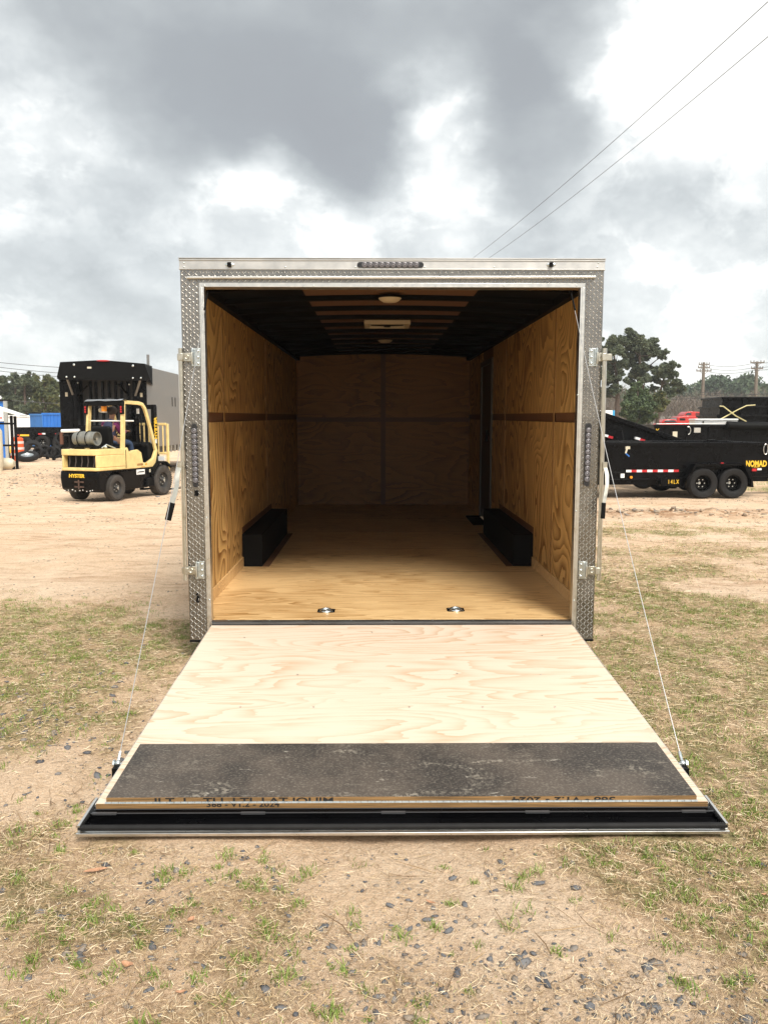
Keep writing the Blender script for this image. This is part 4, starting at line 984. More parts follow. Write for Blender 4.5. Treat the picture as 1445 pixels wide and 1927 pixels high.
for k in range(7): br_.box(-.40+k*.133-.014, -.40+k*.133+.014, 1.89, 1.925, .95, 1.56)
br_.build('load_backrest', YL, fk, bevel=.008)
MB().box(.12, .46, 1.84, 1.86, .76, .86).build('warning_plate', M['white'], ca)
for x in (-.28, .28): MB().box(x-.05, x+.05, 1.925, 1.97, .06, .66).prism([(1.97, .055), (1.97, .10), (3.0, .068), (3.0, .055)], x-.05, x+.05, 'x').build('fork', MBK, fk, bevel=.004)
# ---------------------------------------------------------------- driver
def skin(name, chains, m, parent, sub=1, root=0):
    """chains: list of lists of (pos, radius); first point of later chains may be an int index of an earlier vertex"""
    vs, rs, es = [], [], []
    for ch in chains:
        prev = None
        for it in ch:
            if isinstance(it, int): prev = it; continue
            vs.append(it[0]); rs.append(it[1]); k = len(vs)-1
            if prev is not None: es.append((prev, k))
            prev = k
    me = bpy.data.meshes.new(name); me.from_pydata(vs, es, []); o = bpy.data.objects.new(name, me); COL.objects.link(o)
    sm = o.modifiers.new('skin', 'SKIN'); sm.use_smooth_shade = True
    sv = me.skin_vertices[0].data
    for k, r_ in enumerate(rs): sv[k].radius = (r_, r_) if not isinstance(r_, tuple) else r_; sv[k].use_root = (k == root)
    ss = o.modifiers.new('sub', 'SUBSURF'); ss.levels = sub; ss.render_levels = sub
    me.materials.append(m)
    dg = bpy.context.evaluated_depsgraph_get(); me2 = bpy.data.meshes.new_from_object(o.evaluated_get(dg)); me2.name = name
    bpy.data.objects.remove(o); me2.shade_smooth()
    if not me2.materials: me2.materials.append(m)
    me2.materials[0] = m
    o = bpy.data.objects.new(name, me2); COL.objects.link(o); o.parent = parent; return o
FM = Matrix.Translation(fk.location) @ Matrix.Rotation(fk_h, 4, 'Z') @ Matrix.Diagonal((1, 1.03, 1.05, 1))
dr_loc = FM @ Vector((-.02, .50, 1.13))
per = empty('person', dr_loc, fk_h, 'person in a dark cap, navy vest and purple sleeves sitting at the forklift wheel', 'person')
def hand(sx, wr, base):
    out = []; f0 = Vector((0, 1, -.15)).normalized()
    ch = []
    for k, (dx, L) in enumerate(((-.030, .060), (-.010, .068), (.010, .064), (.029, .052))):
        b0 = wr+Vector((dx*.6, .045, .0)); b1 = wr+Vector((dx, .085, .0)); b2 = b1+Vector((0, L*.5, -.012)); b3 = b2+Vector((0, .006, -L*.5))
        ch.append([base, (b0, .016), (b1, .0095), (b2, .0088), (b3, .0075)])
    t0 = wr+Vector((-sx*.028, .03, 0)); ch.append([base, (t0, .014), (t0+Vector((-sx*.025, .025, -.012)), .010), (t0+Vector((-sx*.02, .05, -.03)), .0085)])
    return ch
V3 = lambda x, y, z: Vector((x, y, z))
per.scale = (FS, FS, FS)
pel = V3(0, .02, .09)
chains = [[(pel, .13), (V3(0, .0, .25), .12), (V3(0, .02, .42), .135), (V3(0, .06, .54), .09), (V3(0, .09, .60), .055), (V3(0, .115, .66), .055), (V3(0, .125, .74), (.083, .10)), (V3(0, .125, .80), (.075, .09))]]
for sx in (-1, 1):
    n0 = sum(len([i for i in c if not isinstance(i, int)]) for c in chains)
    wr = V3(sx*.13, .40, .33)
    chains.append([2, (V3(sx*.17, .04, .50), .062), (V3(sx*.22, .12, .27), .048), (V3(sx*.18, .30, .30), .036), (wr, .026), (wr+V3(0, .04, 0), (.036, .018))])
    hb = n0+4
    for c in hand(sx, wr+V3(0, .02, 0), hb): chains.append(c)
    n1 = sum(len([i for i in c if not isinstance(i, int)]) for c in chains)
    chains.append([0, (V3(sx*.12, .12, .07), .09), (V3(sx*.17, .50, .06), .060), (V3(sx*.17, .56, -.16), .050), (V3(sx*.17, .60, -.40), .036), (V3(sx*.17, .72, -.43), .032)])
skin('body', chains, M['skin'], per, 1)
f_ = MB().sphere((0, .225, .755), .016, 8, 6, (.8, 1.2, 1.3)); f_.build('nose', M['skin'], per)
for sx in (-1, 1):
    MB().sphere((sx*.032, .205, .785), .011, 8, 6).build('eye', M['white'], per); MB().sphere((sx*.088, .12, .765), .022, 8, 6, (.4, .8, 1.2)).build('ear', M['skin'], per)
MB().sphere((0, .205, .715), .022, 10, 6, (1, .5, .35)).build('mouth', mat('lips', (.22, .08, .06), .5), per)
skin('jeans', [[(pel+V3(0, 0, -.02), .150), (V3(0, .0, .16), .135)], [0, (V3(-.11, .12, .075), .10), (V3(-.17, .50, .06), .072), (V3(-.17, .56, -.16), .062), (V3(-.17, .60, -.36), .050)], [0, (V3(.11, .12, .075), .10), (V3(.17, .50, .06), .072), (V3(.17, .56, -.16), .062), (V3(.17, .60, -.36), .050)]], M['jean'], per)
for sx in (-1, 1):
    skin('sleeve', [[(V3(sx*.10, .03, .50), .10), (V3(sx*.18, .05, .48), .085), (V3(sx*.225, .12, .27), .060), (V3(sx*.18, .30, .30), .047), (V3(sx*.14, .385, .325), .038)]], M['purple'], per)
    skin('boot', [[(V3(sx*.17, .59, -.34), .055), (V3(sx*.17, .61, -.42), .05), (V3(sx*.17, .74, -.445), .042)]], mat('tan_boot', (.20, .10, .04), .8), per)
skin('vest', [[(V3(0, .0, .10), .155), (V3(0, -.01, .28), .155), (V3(0, .01, .44), .165), (V3(0, .055, .555), .10), (V3(0, .075, .60), .07)]], M['navy'], per)
skin('hair', [[(V3(0, .075, .68), .05), (V3(0, .085, .74), (.085, .085)), (V3(0, .10, .80), (.08, .09))]], M['hair'], per)
cp_ = MB().sphere((0, .120, .790), .122, 18, 10, (.92, 1.08, .84)); cp_.add([(x*.075, .20+y, .795+z) for x, y, z in ((-1, 0, 0), (-.8, .09, -.012), (0, .125, -.018), (.8, .09, -.012), (1, 0, 0), (-1, 0, .012), (-.8, .09, 0), (0, .125, -.006), (.8, .09, 0), (1, 0, .012))], [(0, 1, 2, 3, 4), (9, 8, 7, 6, 5), (0, 5, 6, 1), (1, 6, 7, 2), (2, 7, 8, 3), (3, 8, 9, 4)])
cp_.build('cap', mat('dark_cap', (.025, .018, .014), .8), per)
# ---------------------------------------------------------------- generic low dump trailer: local x = along, y = depth away from the viewer, z = up
def dump_trailer(root, L, H, zf, wheels, wr, wd=.20, depth=2.0, detail=True, tape=None, fender=True, ribs=0, x0=None):
    x0 = -L/2 if x0 is None else x0; x1 = x0+L
    b = MB(); t_ = .05
    b.box(x0, x1, 0, t_, zf, zf+H).box(x0, x1, depth-t_, depth, zf, zf+H).box(x0, x0+t_, t_, depth-t_, zf, zf+H).box(x1-t_, x1, t_, depth-t_, zf, zf+H).box(x0+t_, x1-t_, t_, depth-t_, zf+.02, zf+.08)
    bo = b.build('bed', M['black'], root, bevel=.006)
    r_ = MB().box(x0-.03, x1+.03, -.035, .0, zf+H-.075, zf+H+.008).box(x0-.03, x1+.03, depth, depth+.035, zf+H-.075, zf+H+.008); r_.box(x0-.03, x0, 0, depth, zf+H-.07, zf+H+.007)
    r_.build('top_rail', M['black'], root, bevel=.008)
    for k in range(ribs): MB().box(x0+L*(k+.5)/ribs-.03, x0+L*(k+.5)/ribs+.03, -.03, 0, zf+.02, zf+H-.08).build('side_rib', M['black'], bo)
    fr_ = MB().box(x0+.05, x1+.2, .35, .45, zf-.24, zf-.02).box(x0+.05, x1+.2, depth-.45, depth-.35, zf-.24, zf-.02).box(x0+.05, x1, .0, .06, zf-.10, -.0+zf)
    for k in range(6): fr_.box(x0+.2+k*(L-.4)/5, x0+.28+k*(L-.4)/5, .45, depth-.45, zf-.12, zf-.03)
    fr_.build('frame', M['black'], root, bevel=.006)
    for x in wheels:
        for y, sd in ((-.12, 1), (depth+.12, -1)): wheel(root, (x, y, wr), wr, wd, 'y', side=sd, detail=False, lugn=6)
        MB().cyl((x, 0, wr), (x, depth, wr), .04).build('axle', M['matblack'], root)
    if fender:
        a, c = min(wheels)-wr-.10, max(wheels)+wr+.10; zt = wr*2+.10
        out = [(a, wr*.75), (a+.04, wr*1.35), (a+.22, zt), (c-.22, zt), (c-.04, wr*1.35), (c, wr*.75)]; inn = [(a+.05, wr*.75), (a+.09, wr*1.35), (a+.25, zt-.04), (c-.25, zt-.04), (c-.09, wr*1.35), (c-.05, wr*.75)]
        for y0 in (-.27, depth+.02):
            f_ = MB()
            for i in range(5): f_.prism([out[i], out[i+1], inn[i+1], inn[i]], y0, y0+.25, 'y')
            f_.build('fender', M['black'], root)
    return bo
# front one: side plane through the two wheels
aA = G(1323, 939); aB = G(1380, 937.6)
yawA = R(5)
midA = (aA+aB)/2
DA = empty('dump_trailer', (midA.x, midA.y, midA.z+.005), yawA, 'long low black dump trailer lettered NOMAD, on two large black wheels by the dirt edge', 'dump trailer')
def plane_local(root, yaw, px, py, yl=0.0):
    """pixel -> local coordinates on the plane y=yl of a yawed root"""
    Mi = (Matrix.Translation(root.location) @ Matrix.Rotation(yaw, 4, 'Z')).inverted(); c = Mi @ CAM; d = Mi.to_3x3() @ ray(px, py)
    return c+d*((yl-c.y)/d.y)
LA = lambda px, py, yl=0.0: plane_local(DA, yawA, px, py, yl)
DA.location += Matrix.Rotation(yawA, 3, 'Z') @ Vector((0, .12, 0))
wA = [LA(1323, 910, -.2).x, LA(1380, 910, -.2).x]; wrA = (LA(1323, 881, -.2).z+.0)/2
xL, xR = LA(1100, 860).x, LA(1448, 860).x; zt_ = LA(1300, 833).z; zb_ = LA(1300, 889).z
dump_trailer(DA, xR-xL, zt_-zb_, zb_, wA, wrA, .22, 1.9, x0=xL)
skt = MB(); a = LA(1136, 887.5, -.01); b = LA(1290, 900, -.01); skt.box(xL, b.x, -.02, .02, LA(1200, 901).z, LA(1200, 888).z).box(xL, b.x, -.06, .02, LA(1200, 903).z, LA(1200, 901).z)
skt.box(xL, b.x-.05, .0, .05, LA(1200, 912).z, LA(1200, 903).z); skt.build('lower_rail', M['black'], DA, bevel=.005)
z0, z1 = LA(1200, 888.5, -.03).z, LA(1200, 884, -.03).z; xa, xb = LA(1178, 886, -.03).x, LA(1277, 886, -.03).x
for k in range(10):
    MB().box(xa+(xb-xa)*k/10, xa+(xb-xa)*(k+1)/10, -.031, -.026, z0, z1).build('reflective_tape', M['white'] if k % 2 == 0 else M['taped'], DA)
MB().box(xa, xb, -.026, .0, z0-.01, z1+.01).build('tape_backing', M['black'], DA)
pq = LA(1267, 907, -.06); MB().box(pq.x-.3, pq.x+.3, -.062, .0, pq.z-.09, pq.z+.09).build('side_plate', M['black'], DA)
p = LA(1423, 873, -.005); text('NOMAD', .185, M['gold'], DA, T((p.x, -.006, p.z)) @ FACE @ Matrix.Diagonal((.72, 1, 1, 1)), offs=.008, extr=.003)
p = LA(1423, 878.8, -.005); text('\u2014 SERIES \u2014', .045, M['gold'], DA, T((p.x, -.006, p.z)) @ FACE, extr=.003)
p = LA(1267, 907, -.07); text('1 4 L X', .13, M['gold'], DA, T((p.x, -.066, p.z)) @ FACE @ Matrix.Diagonal((.66, 1, 1, 1)), offs=.002, extr=.003)
p = LA(1171, 895, -.02); MB().box(p.x-.045, p.x+.045, -.03, -.02, p.z-.05, p.z+.045).build('label_plate', M['white'], DA)
p = LA(1187, 898, -.06); MB().cyl((p.x, -.09, p.z), (p.x, -.055, p.z), .030).build('side_lamp', M['amber'], DA)
p = LA(1356, 871, -.2); MB().box(p.x-.03, p.x+.03, -.28, -.26, p.z-.012, p.z+.012).build('side_lamp', M['taped'], DA)
p = LA(1416, 883, -.2); MB().box(p.x-.05, p.x+.05, -.28, -.25, p.z-.04, p.z+.02).build('side_lamp', M['taped'], DA)
p = LA(1429, 883, -.02); MB().box(p.x-.05, p.x+.05, -.02, -.005, p.z-.02, p.z+.02).build('label_plate', M['white'], DA)
a, b, c = LA(1182, 840, -.03), LA(1177, 853, -.04), LA(1184, 859, -.05)
lt = MB().tube([a, LA(1179, 846, -.03), b], .022, 6).box(a.x-.06, a.x+.04, -.04, 0, a.z-.06, a.z).build('tailgate_latch', M['cream'], DA); MB().tube([b, c], .016, 6).build('latch_grip', M['blue'], lt)
p = LA(1441, 841, -.03); MB().tube([p+Vector((.05*math.cos(t_), 0, .12*math.sin(t_)-.05)) for t_ in [2*math.pi*i/14 for i in range(14)]], .009, 6, closed=True).build('tarp_hook', M['alu'], DA)
p = LA(1340, 828, .9); MB().box(p.x-.10, p.x+.10, .85, 1.0, zt_-.04, zt_+.05).build('rail_latch', M['black'], DA)
xt = xR; MB().prism([(xt, .0+zb_-.2), (xt+1.4, zb_-.12), (xt+1.4, zb_), (xt, zb_)], .8, 1.1, 'y').box(xt+1.25, xt+1.35, .9, 1.0, .02, zb_-.1).build('tongue', M['black'], DA)
# raised bed trailer behind it
pB = at(1205, 920, 21.5); zB = float(zground(pB.x, pB.y))
DB = empty('tilted_dump_trailer', (pB.x, pB.y, zB), R(3), 'black dump trailer with its bed tipped up at the left, behind the NOMAD trailer', 'dump trailer')
LBq = lambda px, py, yl=0.0: plane_local(DB, R(3), px, py, yl)
def quad_prism(name, pxs, y0, y1, m, root, L_, bevel=0):
    ps = [L_(px, py, y0) for px, py in pxs]; s = MB().prism([(q.x, q.z) for q in ps], y0, y1, 'y'); return s.build(name, m, root, bevel=bevel)
MB().box(-.1, .1, 0, .1, 0, .1)
bed = quad_prism('tipped_bed', [(1100, 764), (1138, 778), (1290, 830), (1330, 870), (1100, 872)], 0, .06, M['black'], DB, LBq)
quad_prism('far_side', [(1100, 764), (1138, 778), (1290, 830), (1330, 870), (1100, 872)], 1.8, 1.86, M['black'], bed, LBq)
quad_prism('bed_rail', [(1100, 762), (1138, 776), (1200, 797), (1292, 829), (1287, 834), (1200, 806), (1138, 786), (1100, 772)], -.08, .0, M['black'], DB, LBq, .01)
for (px, py, m_) in ((1140, 819.5, 'white'), (1149, 822.5, 'taped'), (1200, 825, 'white'), (1209, 828, 'taped')):
    q = LBq(px, py, -.09); MB().box(q.x-.065, q.x+.065, -.09, -.001, q.z-.03, q.z+.03, M=T(q) @ Matrix.Rotation(R(14), 4, 'Y') @ T(-q)).build('reflective_tape', M[m_], DB)
MB().tube([LBq(1170, 810, -.01), LBq(1173, 828, -.01)], .02).build('cable_loop', M['rubber'], DB)
for px in (1210, 1264):
    q = LBq(px, 905, .1); rr_ = .36; 
    for y in (.1, 1.75): wheel(DB, (q.x, y, rr_), rr_, .2, 'y', side=1, detail=False)
    MB().cyl((q.x, .1, rr_), (q.x, 1.75, rr_), .04).build('axle', M['matblack'], DB)
q = LBq(1210, 890, .3); MB().box(q.x-2.2, q.x+2.6, .4, .5, .55, .75).box(q.x-2.2, q.x+2.6, 1.4, 1.5, .55, .75).build('frame', M['black'], DB)
# third body: high sided black dump trailer with rolled tarp
pC = at(1300, 900, 25.5); zC = float(zground(pC.x, pC.y))
DC = empty('high_sided_trailer', (pC.x, pC.y, zC), 0, 'high sided black dump trailer with a rolled tarp on its rim, below the stacked bins', 'dump trailer')
LC = lambda px, py, yl=0.0: plane_local(DC, 0, px, py, yl)
xa, xb, za, zb2 = LC(1232, 800).x, LC(1520, 800).x, LC(1300, 868).z, LC(1300, 799.5).z
dump_trailer(DC, xb-xa, zb2-za, za, [LC(1400, 850).x, LC(1400, 850).x+.9], .37, .2, 2.0, x0=xa, ribs=7)
sp = LC(1255, 803, -.1); MB().tube([LC(1235, 797.5, -.05), LC(1370, 796, -.05)], .008, 8).build('rail_bar', M['alu_dull'], DC)
MB().tube([LC(1368, 800, -.12), LC(1400, 801.5, -.12), LC(1520, 802, -.12)], .13, 14).build('rolled_tarp', M['matblack'], DC)
p = LC(1312, 809, -.03); MB().box(p.x-.10, p.x+.10, -.036, -.001, p.z-.08, p.z+.07).build('label_plate', M['alu'], DC)
p = LC(1295, 810, -.03); MB().tube([p+Vector((.07*math.sin(t_), -.01, .12*math.cos(t_))) for t_ in [R(-20+i*25) for i in range(9)]], .014, 6).build('tarp_hook', M['alu'], DC)
p = LC(1270, 818, -.03); MB().box(p.x-.07, p.x+.07, -.036, -.001, p.z-.12, p.z+.10).build('warning_label', M['cream'], DC)
p = LC(1237, 811, -.03); text('K', .2, M['gold'], DC, T((p.x, -.04, p.z)) @ FACE, extr=.003)
# stacked bins on the third trailer's far side
def bin_(loc_px, y, D, px0, px1, pyt, pyb, label, name='waste_bin', fl=.0):
    a = at(px0, pyb, D); b = at(px1, pyt, D); r_ = empty(name, (a.x, a.y, a.z), 0, label, 'bin', 'black bins stacked behind the high sided trailer')
    Wd = b.x-a.x; Hh = b.z-a.z
    s = MB()
    for (x0, x1, y0, y1) in ((0, .06, 0, 1.8), (Wd-.06, Wd, 0, 1.8), (.06, Wd-.06, 0, .06), (.06, Wd-.06, 1.74, 1.8)): s.box(x0, x1, y0, y1, 0, Hh)
    s.box(.06, Wd-.06, .06, 1.74, 0, .05); bo = s.build('bin_shell', M['black'], r_, bevel=.008)
    MB().box(-.06, Wd+.06, -.06, 0, Hh-.07, Hh).box(-.06, 0, 0, 1.8, Hh-.07, Hh).build('bin_rim', M['black'], r_, bevel=.006)
    for k in range(3): MB().box(Wd*(.22+.3*k), Wd*(.22+.3*k)+.07, -.05, .0, .02, Hh-.07).build('bin_rib', M['black'], bo)
    return r_
MB().build
bin_(None, 0, 28.5, 1350, 1530, 781, 797, 'lowest wide black steel bin of the stack behind the trailers')
bin_(None, 0, 28.55, 1354, 1528, 764, 781, 'middle black steel bin of the stack, with yellow straps in front')
bin_(None, 0, 28.6, 1359, 1526, 747, 764, 'topmost black steel bin of the stack, rim against the far trees')
st_ = MB().tube([at(1355, 789, 28.35), at(1388, 771, 28.35), at(1405, 763, 28.35), at(1421, 762, 28.35)], .022, 6); o = st_.build('yellow_bar', mat('worn_yellow', (.55, .47, .22), .5)); tag(o, 'yellow bar rising to the right across the stacked black bins', 'bar', 'crossed yellow bars on the bins')
st_ = MB().tube([at(1354, 764, 28.28), at(1361, 764.5, 28.28), at(1385, 783, 28.28), at(1404, 793, 28.28)], .022, 6); o = st_.build('yellow_bar', mat('worn_yellow', (.55, .47, .22), .5)); tag(o, 'yellow bar falling to the right across the stacked black bins', 'bar', 'crossed yellow bars on the bins')
# pale truck tool box behind
a = at(1308, 795, 27.9); tb = empty('tool_box', a, 0, 'silver lidded truck tool box beyond the high sided trailer, left of the bins', 'tool box')
wB = at(1388, 795, 27.9).x-a.x; MB().box(0, wB, 0, .55, -.4, .07).build('box_body', M['alu_dull'], tb, bevel=.01); MB().box(-.02, wB+.02, -.02, .57, .075, .13).build('lid', M['white'], tb, bevel=.02)
MB().box(wB*.17, wB*.2, -.03, 0, -.02, .05).build('latch', M['matblack'], tb)
MB().box(0, wB, 0, .55, -1.5, -.402).build('stand', M['matblack'], tb)
# ---------------------------------------------------------------- red truck and red car
D = 100; zr = float(zground(0, D)); o0 = at(1274, 797, D); rt = empty('red_truck', (o0.x, o0.y, zr), 0, 'bright red truck with bonnet and cab parked beyond the black trailers', 'truck')
def TL(px, py): p = at(px, py, D)-Vector((o0.x, o0.y, zr)); return (p.x, p.z)
def TPm(pp, y0, y1): return MB().prism([TL(*q) for q in pp], y0, y1, 'y')
tb_ = TPm([(1274, 806), (1274, 785.5), (1277, 784), (1288, 782), (1321, 782), (1322, 806)], 0, 2.3).build('body', M['red'], rt, bevel=.08)
cb_ = TPm([(1286, 782.2), (1291.5, 776), (1294, 774.6), (1300, 774), (1319, 775), (1321, 776.5), (1321, 782.2)], .05, 2.25).build('cab', M['red'], rt, bevel=.06)
TPm([(1289.5, 781), (1293, 776.8), (1301, 776.6), (1301, 781)], .03, .05).build('window', M['glass'], cb_)
TPm([(1309, 776.8), (1318.5, 777.2), (1318.5, 782), (1309, 782)], .03, .05).build('window', mat('tinted_window', (.12, .02, .02), .2), cb_)
TPm([(1272, 792), (1274, 786), (1275, 786), (1275, 792)], .2, 2.1).build('grille', M['zinc'], rt)
TPm([(1279, 791), (1289, 791), (1289, 787), (1279, 787)], -.03, -.002).build('engine_vent', M['matblack'], tb_)
for px in (1283, 1313):
    q = TL(px, 803)
    for y, sd in ((.1, 1), (2.2, -1)): wheel(rt, (q[0], y, .5), .5, .3, 'y', side=sd, detail=False)
D = 96; o0 = at(1249, 797, D); rc = empty('red_car', (o0.x, o0.y, zr), 0, 'low red car left of the red truck, mostly hidden by black trailers', 'car')
def TL(px, py): p = at(px, py, D)-Vector((o0.x, o0.y, zr)); return (p.x, p.z)
TPm([(1236, 806), (1236, 799), (1242, 796), (1285, 796), (1288, 799), (1288, 806)], 0, 1.8).build('body', M['red'], rc, bevel=.1)
c2 = TPm([(1244, 796), (1250, 789.5), (1253, 788.6), (1271, 788.6), (1278, 796)], .1, 1.7).build('cab', M['red'], rc, bevel=.1)
TPm([(1249, 794.5), (1253, 790.6), (1269, 790.6), (1274, 794.5)], .08, .1).build('window', M['glass'], c2)
for px in (1245, 1279):
    q = TL(px, 803)
    for y, sd in ((.05, 1), (1.75, -1)): wheel(rc, (q[0], y, .33), .33, .22, 'y', side=sd, detail=False)
# white panel van / box at left of that
a = at(1133, 790, 48); b = at(1153, 772, 48); zr = float(zground(0, 48)); vn = empty('box_trailer', (a.x, a.y, zr), 0, 'white box trailer with a light blue end, behind the tipped black bed', 'box trailer')
MB().box(-2.5, b.x-a.x, 0, 2.2, .5, b.z-zr).build('box_body', M['white'], vn, bevel=.03); MB().box(b.x-a.x+.001, b.x-a.x+.12, 0, 2.2, .5, b.z-zr-.001).build('end_panel', mat('light_blue', (.05, .35, .65), .4), vn)
for x in (-1.6, -.7): wheel(vn, (x, .1, .38), .38, .22, 'y', side=1, detail=False)
# roadside barrier wall with a dark rail
D = 116; a = at(1225, 797, D); b = at(1500, 797, D); zr = float(zground(0, D)); wl = empty('barrier_wall', (a.x, a.y, zr), 0, 'long pale concrete wall with dark rail behind the red truck', 'wall')
Lw = b.x-a.x; MB().box(0, Lw, 0, .25, 0, at(1300, 782, D).z-zr).build('wall_panel', M['concrete'], wl)
MB().box(0, Lw, -.02, .1, at(1300, 780.5, D).z-zr, at(1300, 777.5, D).z-zr).build('rail', M['pole'], wl)
for k in range(12): MB().box(Lw*k/12, Lw*k/12+.1, .0, .08, at(1300, 783, D).z-zr, at(1300, 777.6, D).z-zr).build('rail_post', M['pole'], wl)
# ---------------------------------------------------------------- tall hooded trailer at the left
D = 24.6
def HP(px, py, dy=0.0):
    p = at(px, py, D+dy); return p
zr = float(zground(-8, D-5)); h0 = HP(196, 900)
hd = empty('hooded_trailer', (h0.x, h0.y, zr), 0, 'tall black and grey trailer with a forward hood and braces, right behind the forklift', 'trailer')
def HL(px, py, dy=0.0): p = at(px, py, D+dy); return p-Vector((h0.x, h0.y, zr))
xl, xr = HL(115, 800).x, HL(278, 800).x; zt_ = HL(196, 686).z; zbm = HL(196, 842).z
bx = MB().box(xl, xl+.06, .02, 12, zbm, zt_-.05).box(xr-.06, xr, .02, 12, zbm, zt_-.05).box(xl+.06, xr-.06, .02, 12, zbm, zbm+.1)
bx.build('side_wall', M['grey_steel'], hd)
MB().box(xl+.061, xr-.061, .5, .56, zbm+.1, zt_-.3).build('front_panel', mat('tarp_grey', (.055, .055, .055), .6, noise=.3, nscale=1.5, stretch=(3, 1, .5)), hd)
for px0, px1 in ((115, 139), (252, 277.5)):
    a_, b_ = HL(px0, 800).x, HL(px1, 800).x; MB().box(a_, b_, -.02, .3, zbm, zt_-.1).build('corner_panel', M['black'], hd, bevel=.01)
MB().box(HL(139, 800).x, HL(252, 800).x, 0, .3, zbm, HL(190, 800).z).build('lower_panel', M['black'], hd, bevel=.01)
for px in (152, 170, 180, 193, 205, 217, 228, 240):
    a_ = HL(px, 720, .45); MB().box(a_.x-.03, a_.x+.03, .40, .498, HL(px, 800).z, HL(px, 716).z).build('tarp_rib', M['black'], hd)
hood_f = [(107, 709), (113, 681), (192, 677), (272, 684), (282, 712), (276, 716), (114, 714)]
fr0 = -.55
ps = [HL(px, py, fr0) for px, py in hood_f]
hv = [(q.x, q.z) for q in ps]
ho_ = MB(); ho_.prism(hv, fr0, fr0+.05, 'y')
# hood top back to the box
top_f = [HL(107, 709, fr0), HL(113, 681, fr0), HL(192, 677, fr0), HL(272, 684, fr0), HL(282, 712, fr0)]
bk = [Vector((xl-.02, .6, zt_-.55)), Vector((xl-.02, .6, zt_+.0)), Vector(((xl+xr)/2, .6, zt_+.12)), Vector((xr+.02, .6, zt_)), Vector((xr+.02, .6, zt_-.55))]
vs = top_f+bk; ho_.add(vs+[v_-Vector((0, 0, .04)) for v_ in vs], [(i, i+1, i+6, i+5) for i in range(4)]+[(i+10, i+15, i+16, i+11) for i in range(4)])
hoo = ho_.build('hood', M['matblack'], hd)
for px, py in ((139, 686), (250, 688)): q = HL(px, py, fr0-.02); MB().sphere(q, .035, 10, 6, (1, .4, 1)).build('hood_bolt', M['zinc'], hoo)
for px, py in ((125, 709), (140, 709), (250, 711), (265, 711), (146, 720), (243, 723)): q = HL(px, py, fr0-.02 if py < 715 else -.02); MB().sphere(q, .028, 10, 6, (1, .4, 1)).build('hood_bolt', M['zinc'], hoo)
q = HL(168, 691.5, fr0-.01); MB().box(q.x-.06, q.x+.06, fr0-.012, fr0-.001, q.z-.025, q.z+.025).build('label_plate', M['cream'], hoo)
q = HL(194, 678.6, fr0-.02); MB().sphere(q, .2, 14, 6, (1, .15, .12)).build('marker_lamp', M['taped'], hoo)
for a_, b_ in (((125, 709), (137, 742)), ((265, 711), (255, 744))):
    MB().tube([HL(*a_, fr0+.08), HL(*b_, -.05)], .035, 6).build('brace', M['grey_steel'], hd)
for a_, b_ in (((143, 748), (165, 725)), ((243, 745), (222, 722))):
    MB().tube([HL(*a_, .3), HL(*b_, .3)], .03, 6).build('inner_brace', M['black'], hd)
for px, px1 in ((137, 144), (249, 257)): MB().box(HL(px, 700).x, HL(px1, 700).x, -.06, .0, zbm+.3, HL(140, 712, fr0).z).build('post', M['black'], hd, bevel=.01)
for px, py in ((125, 742), (266, 743)): q = HL(px, py, -.03); MB().box(q.x-.035, q.x+.035, -.034, -.021, q.z-.06, q.z+.06).build('label_plate', M['cream'], hd)
for y in (8.2, 9.4):
    for x, sd in ((xl+.15, -1), (xr-.15, 1)): wheel(hd, (x, y, .5), .5, .3, 'x', side=sd, detail=False)
for x in (xl+.5, xr-.5): MB().box(x-.06, x+.06, .2, 11.8, zbm-.25, zbm).build('chassis_beam', M['black'], hd)
MB().box(xl+.3, xl+.4, .6, .7, .0, zbm-.25).box(xr-.4, xr-.3, .6, .7, .0, zbm-.25).build('landing_gear', M['matblack'], hd)
for k in range(9): MB().box(xr-.03, xr+.02, 2.2+k*.5, 2.26+k*.5, zbm-.22, zbm).build('cross_member', M['zinc'], hd)
for y in (3.0, 3.4): MB().box(xr, xr+.012, y, y+.05, zt_-1.15, zt_-.85).build('side_slot', M['matblack'], hd)
ex = MB().tube([HL(278.5, 667, 1.6), HL(279, 700, 1.6)], .045, 8); 
ex.build('stack_pipe', M['grey_steel'], hd)
q0, q1, q2 = HL(115.5, 811, -.3), HL(150, 810, -.3), HL(116, 836, -.3)
pr = MB().tube([q0, q1], .05, 8).build('side_rail', M['white'], hd); MB().box(q0.x-.04, q0.x+.04, q0.y-.04, q0.y+.04, q2.z, q0.z-.04).build('rail_post', mat('rust', (.12, .05, .03), .8), pr)
# ---------------------------------------------------------------- left background
D = 47; a = at(79, 833, D); zr = float(zground(-20, D)); zl = at(79, 847.5, D).z
DL = empty('short_dump_trailer', (a.x, a.y, zl), 0, 'short black dump trailer with yellow stripes standing before the blue containers', 'dump trailer')
LD = lambda px, py, yl=0.0: plane_local(DL, 0, px, py, yl)
wr_ = .44; xa, xb = LD(30, 820).x, LD(116, 820).x; zt_, zb_ = LD(70, 804).z, LD(70, 829).z
dump_trailer(DL, xb-xa, zt_-zb_, zb_, [LD(79, 833, -.2).x, LD(113, 833, -.2).x], wr_, .25, 2.0, x0=xa)
zz = LD(45, 819, -.02).z; MB().box(LD(38, 819).x, LD(55, 819).x, -.03, -.001, zz-.05, zz+.05).build('yellow_stripe', M['gold'], DL); MB().box(LD(46, 822).x, LD(53, 822).x, -.03, -.001, zz-.16, zz-.10).build('yellow_stripe', M['gold'], DL)
for px in (76, 108): q = LD(px, 816.5, -.28); MB().box(q.x-.12, q.x+.12, -.29, -.27, q.z-.04, q.z+.04).build('side_lamp', M['taped'], DL)
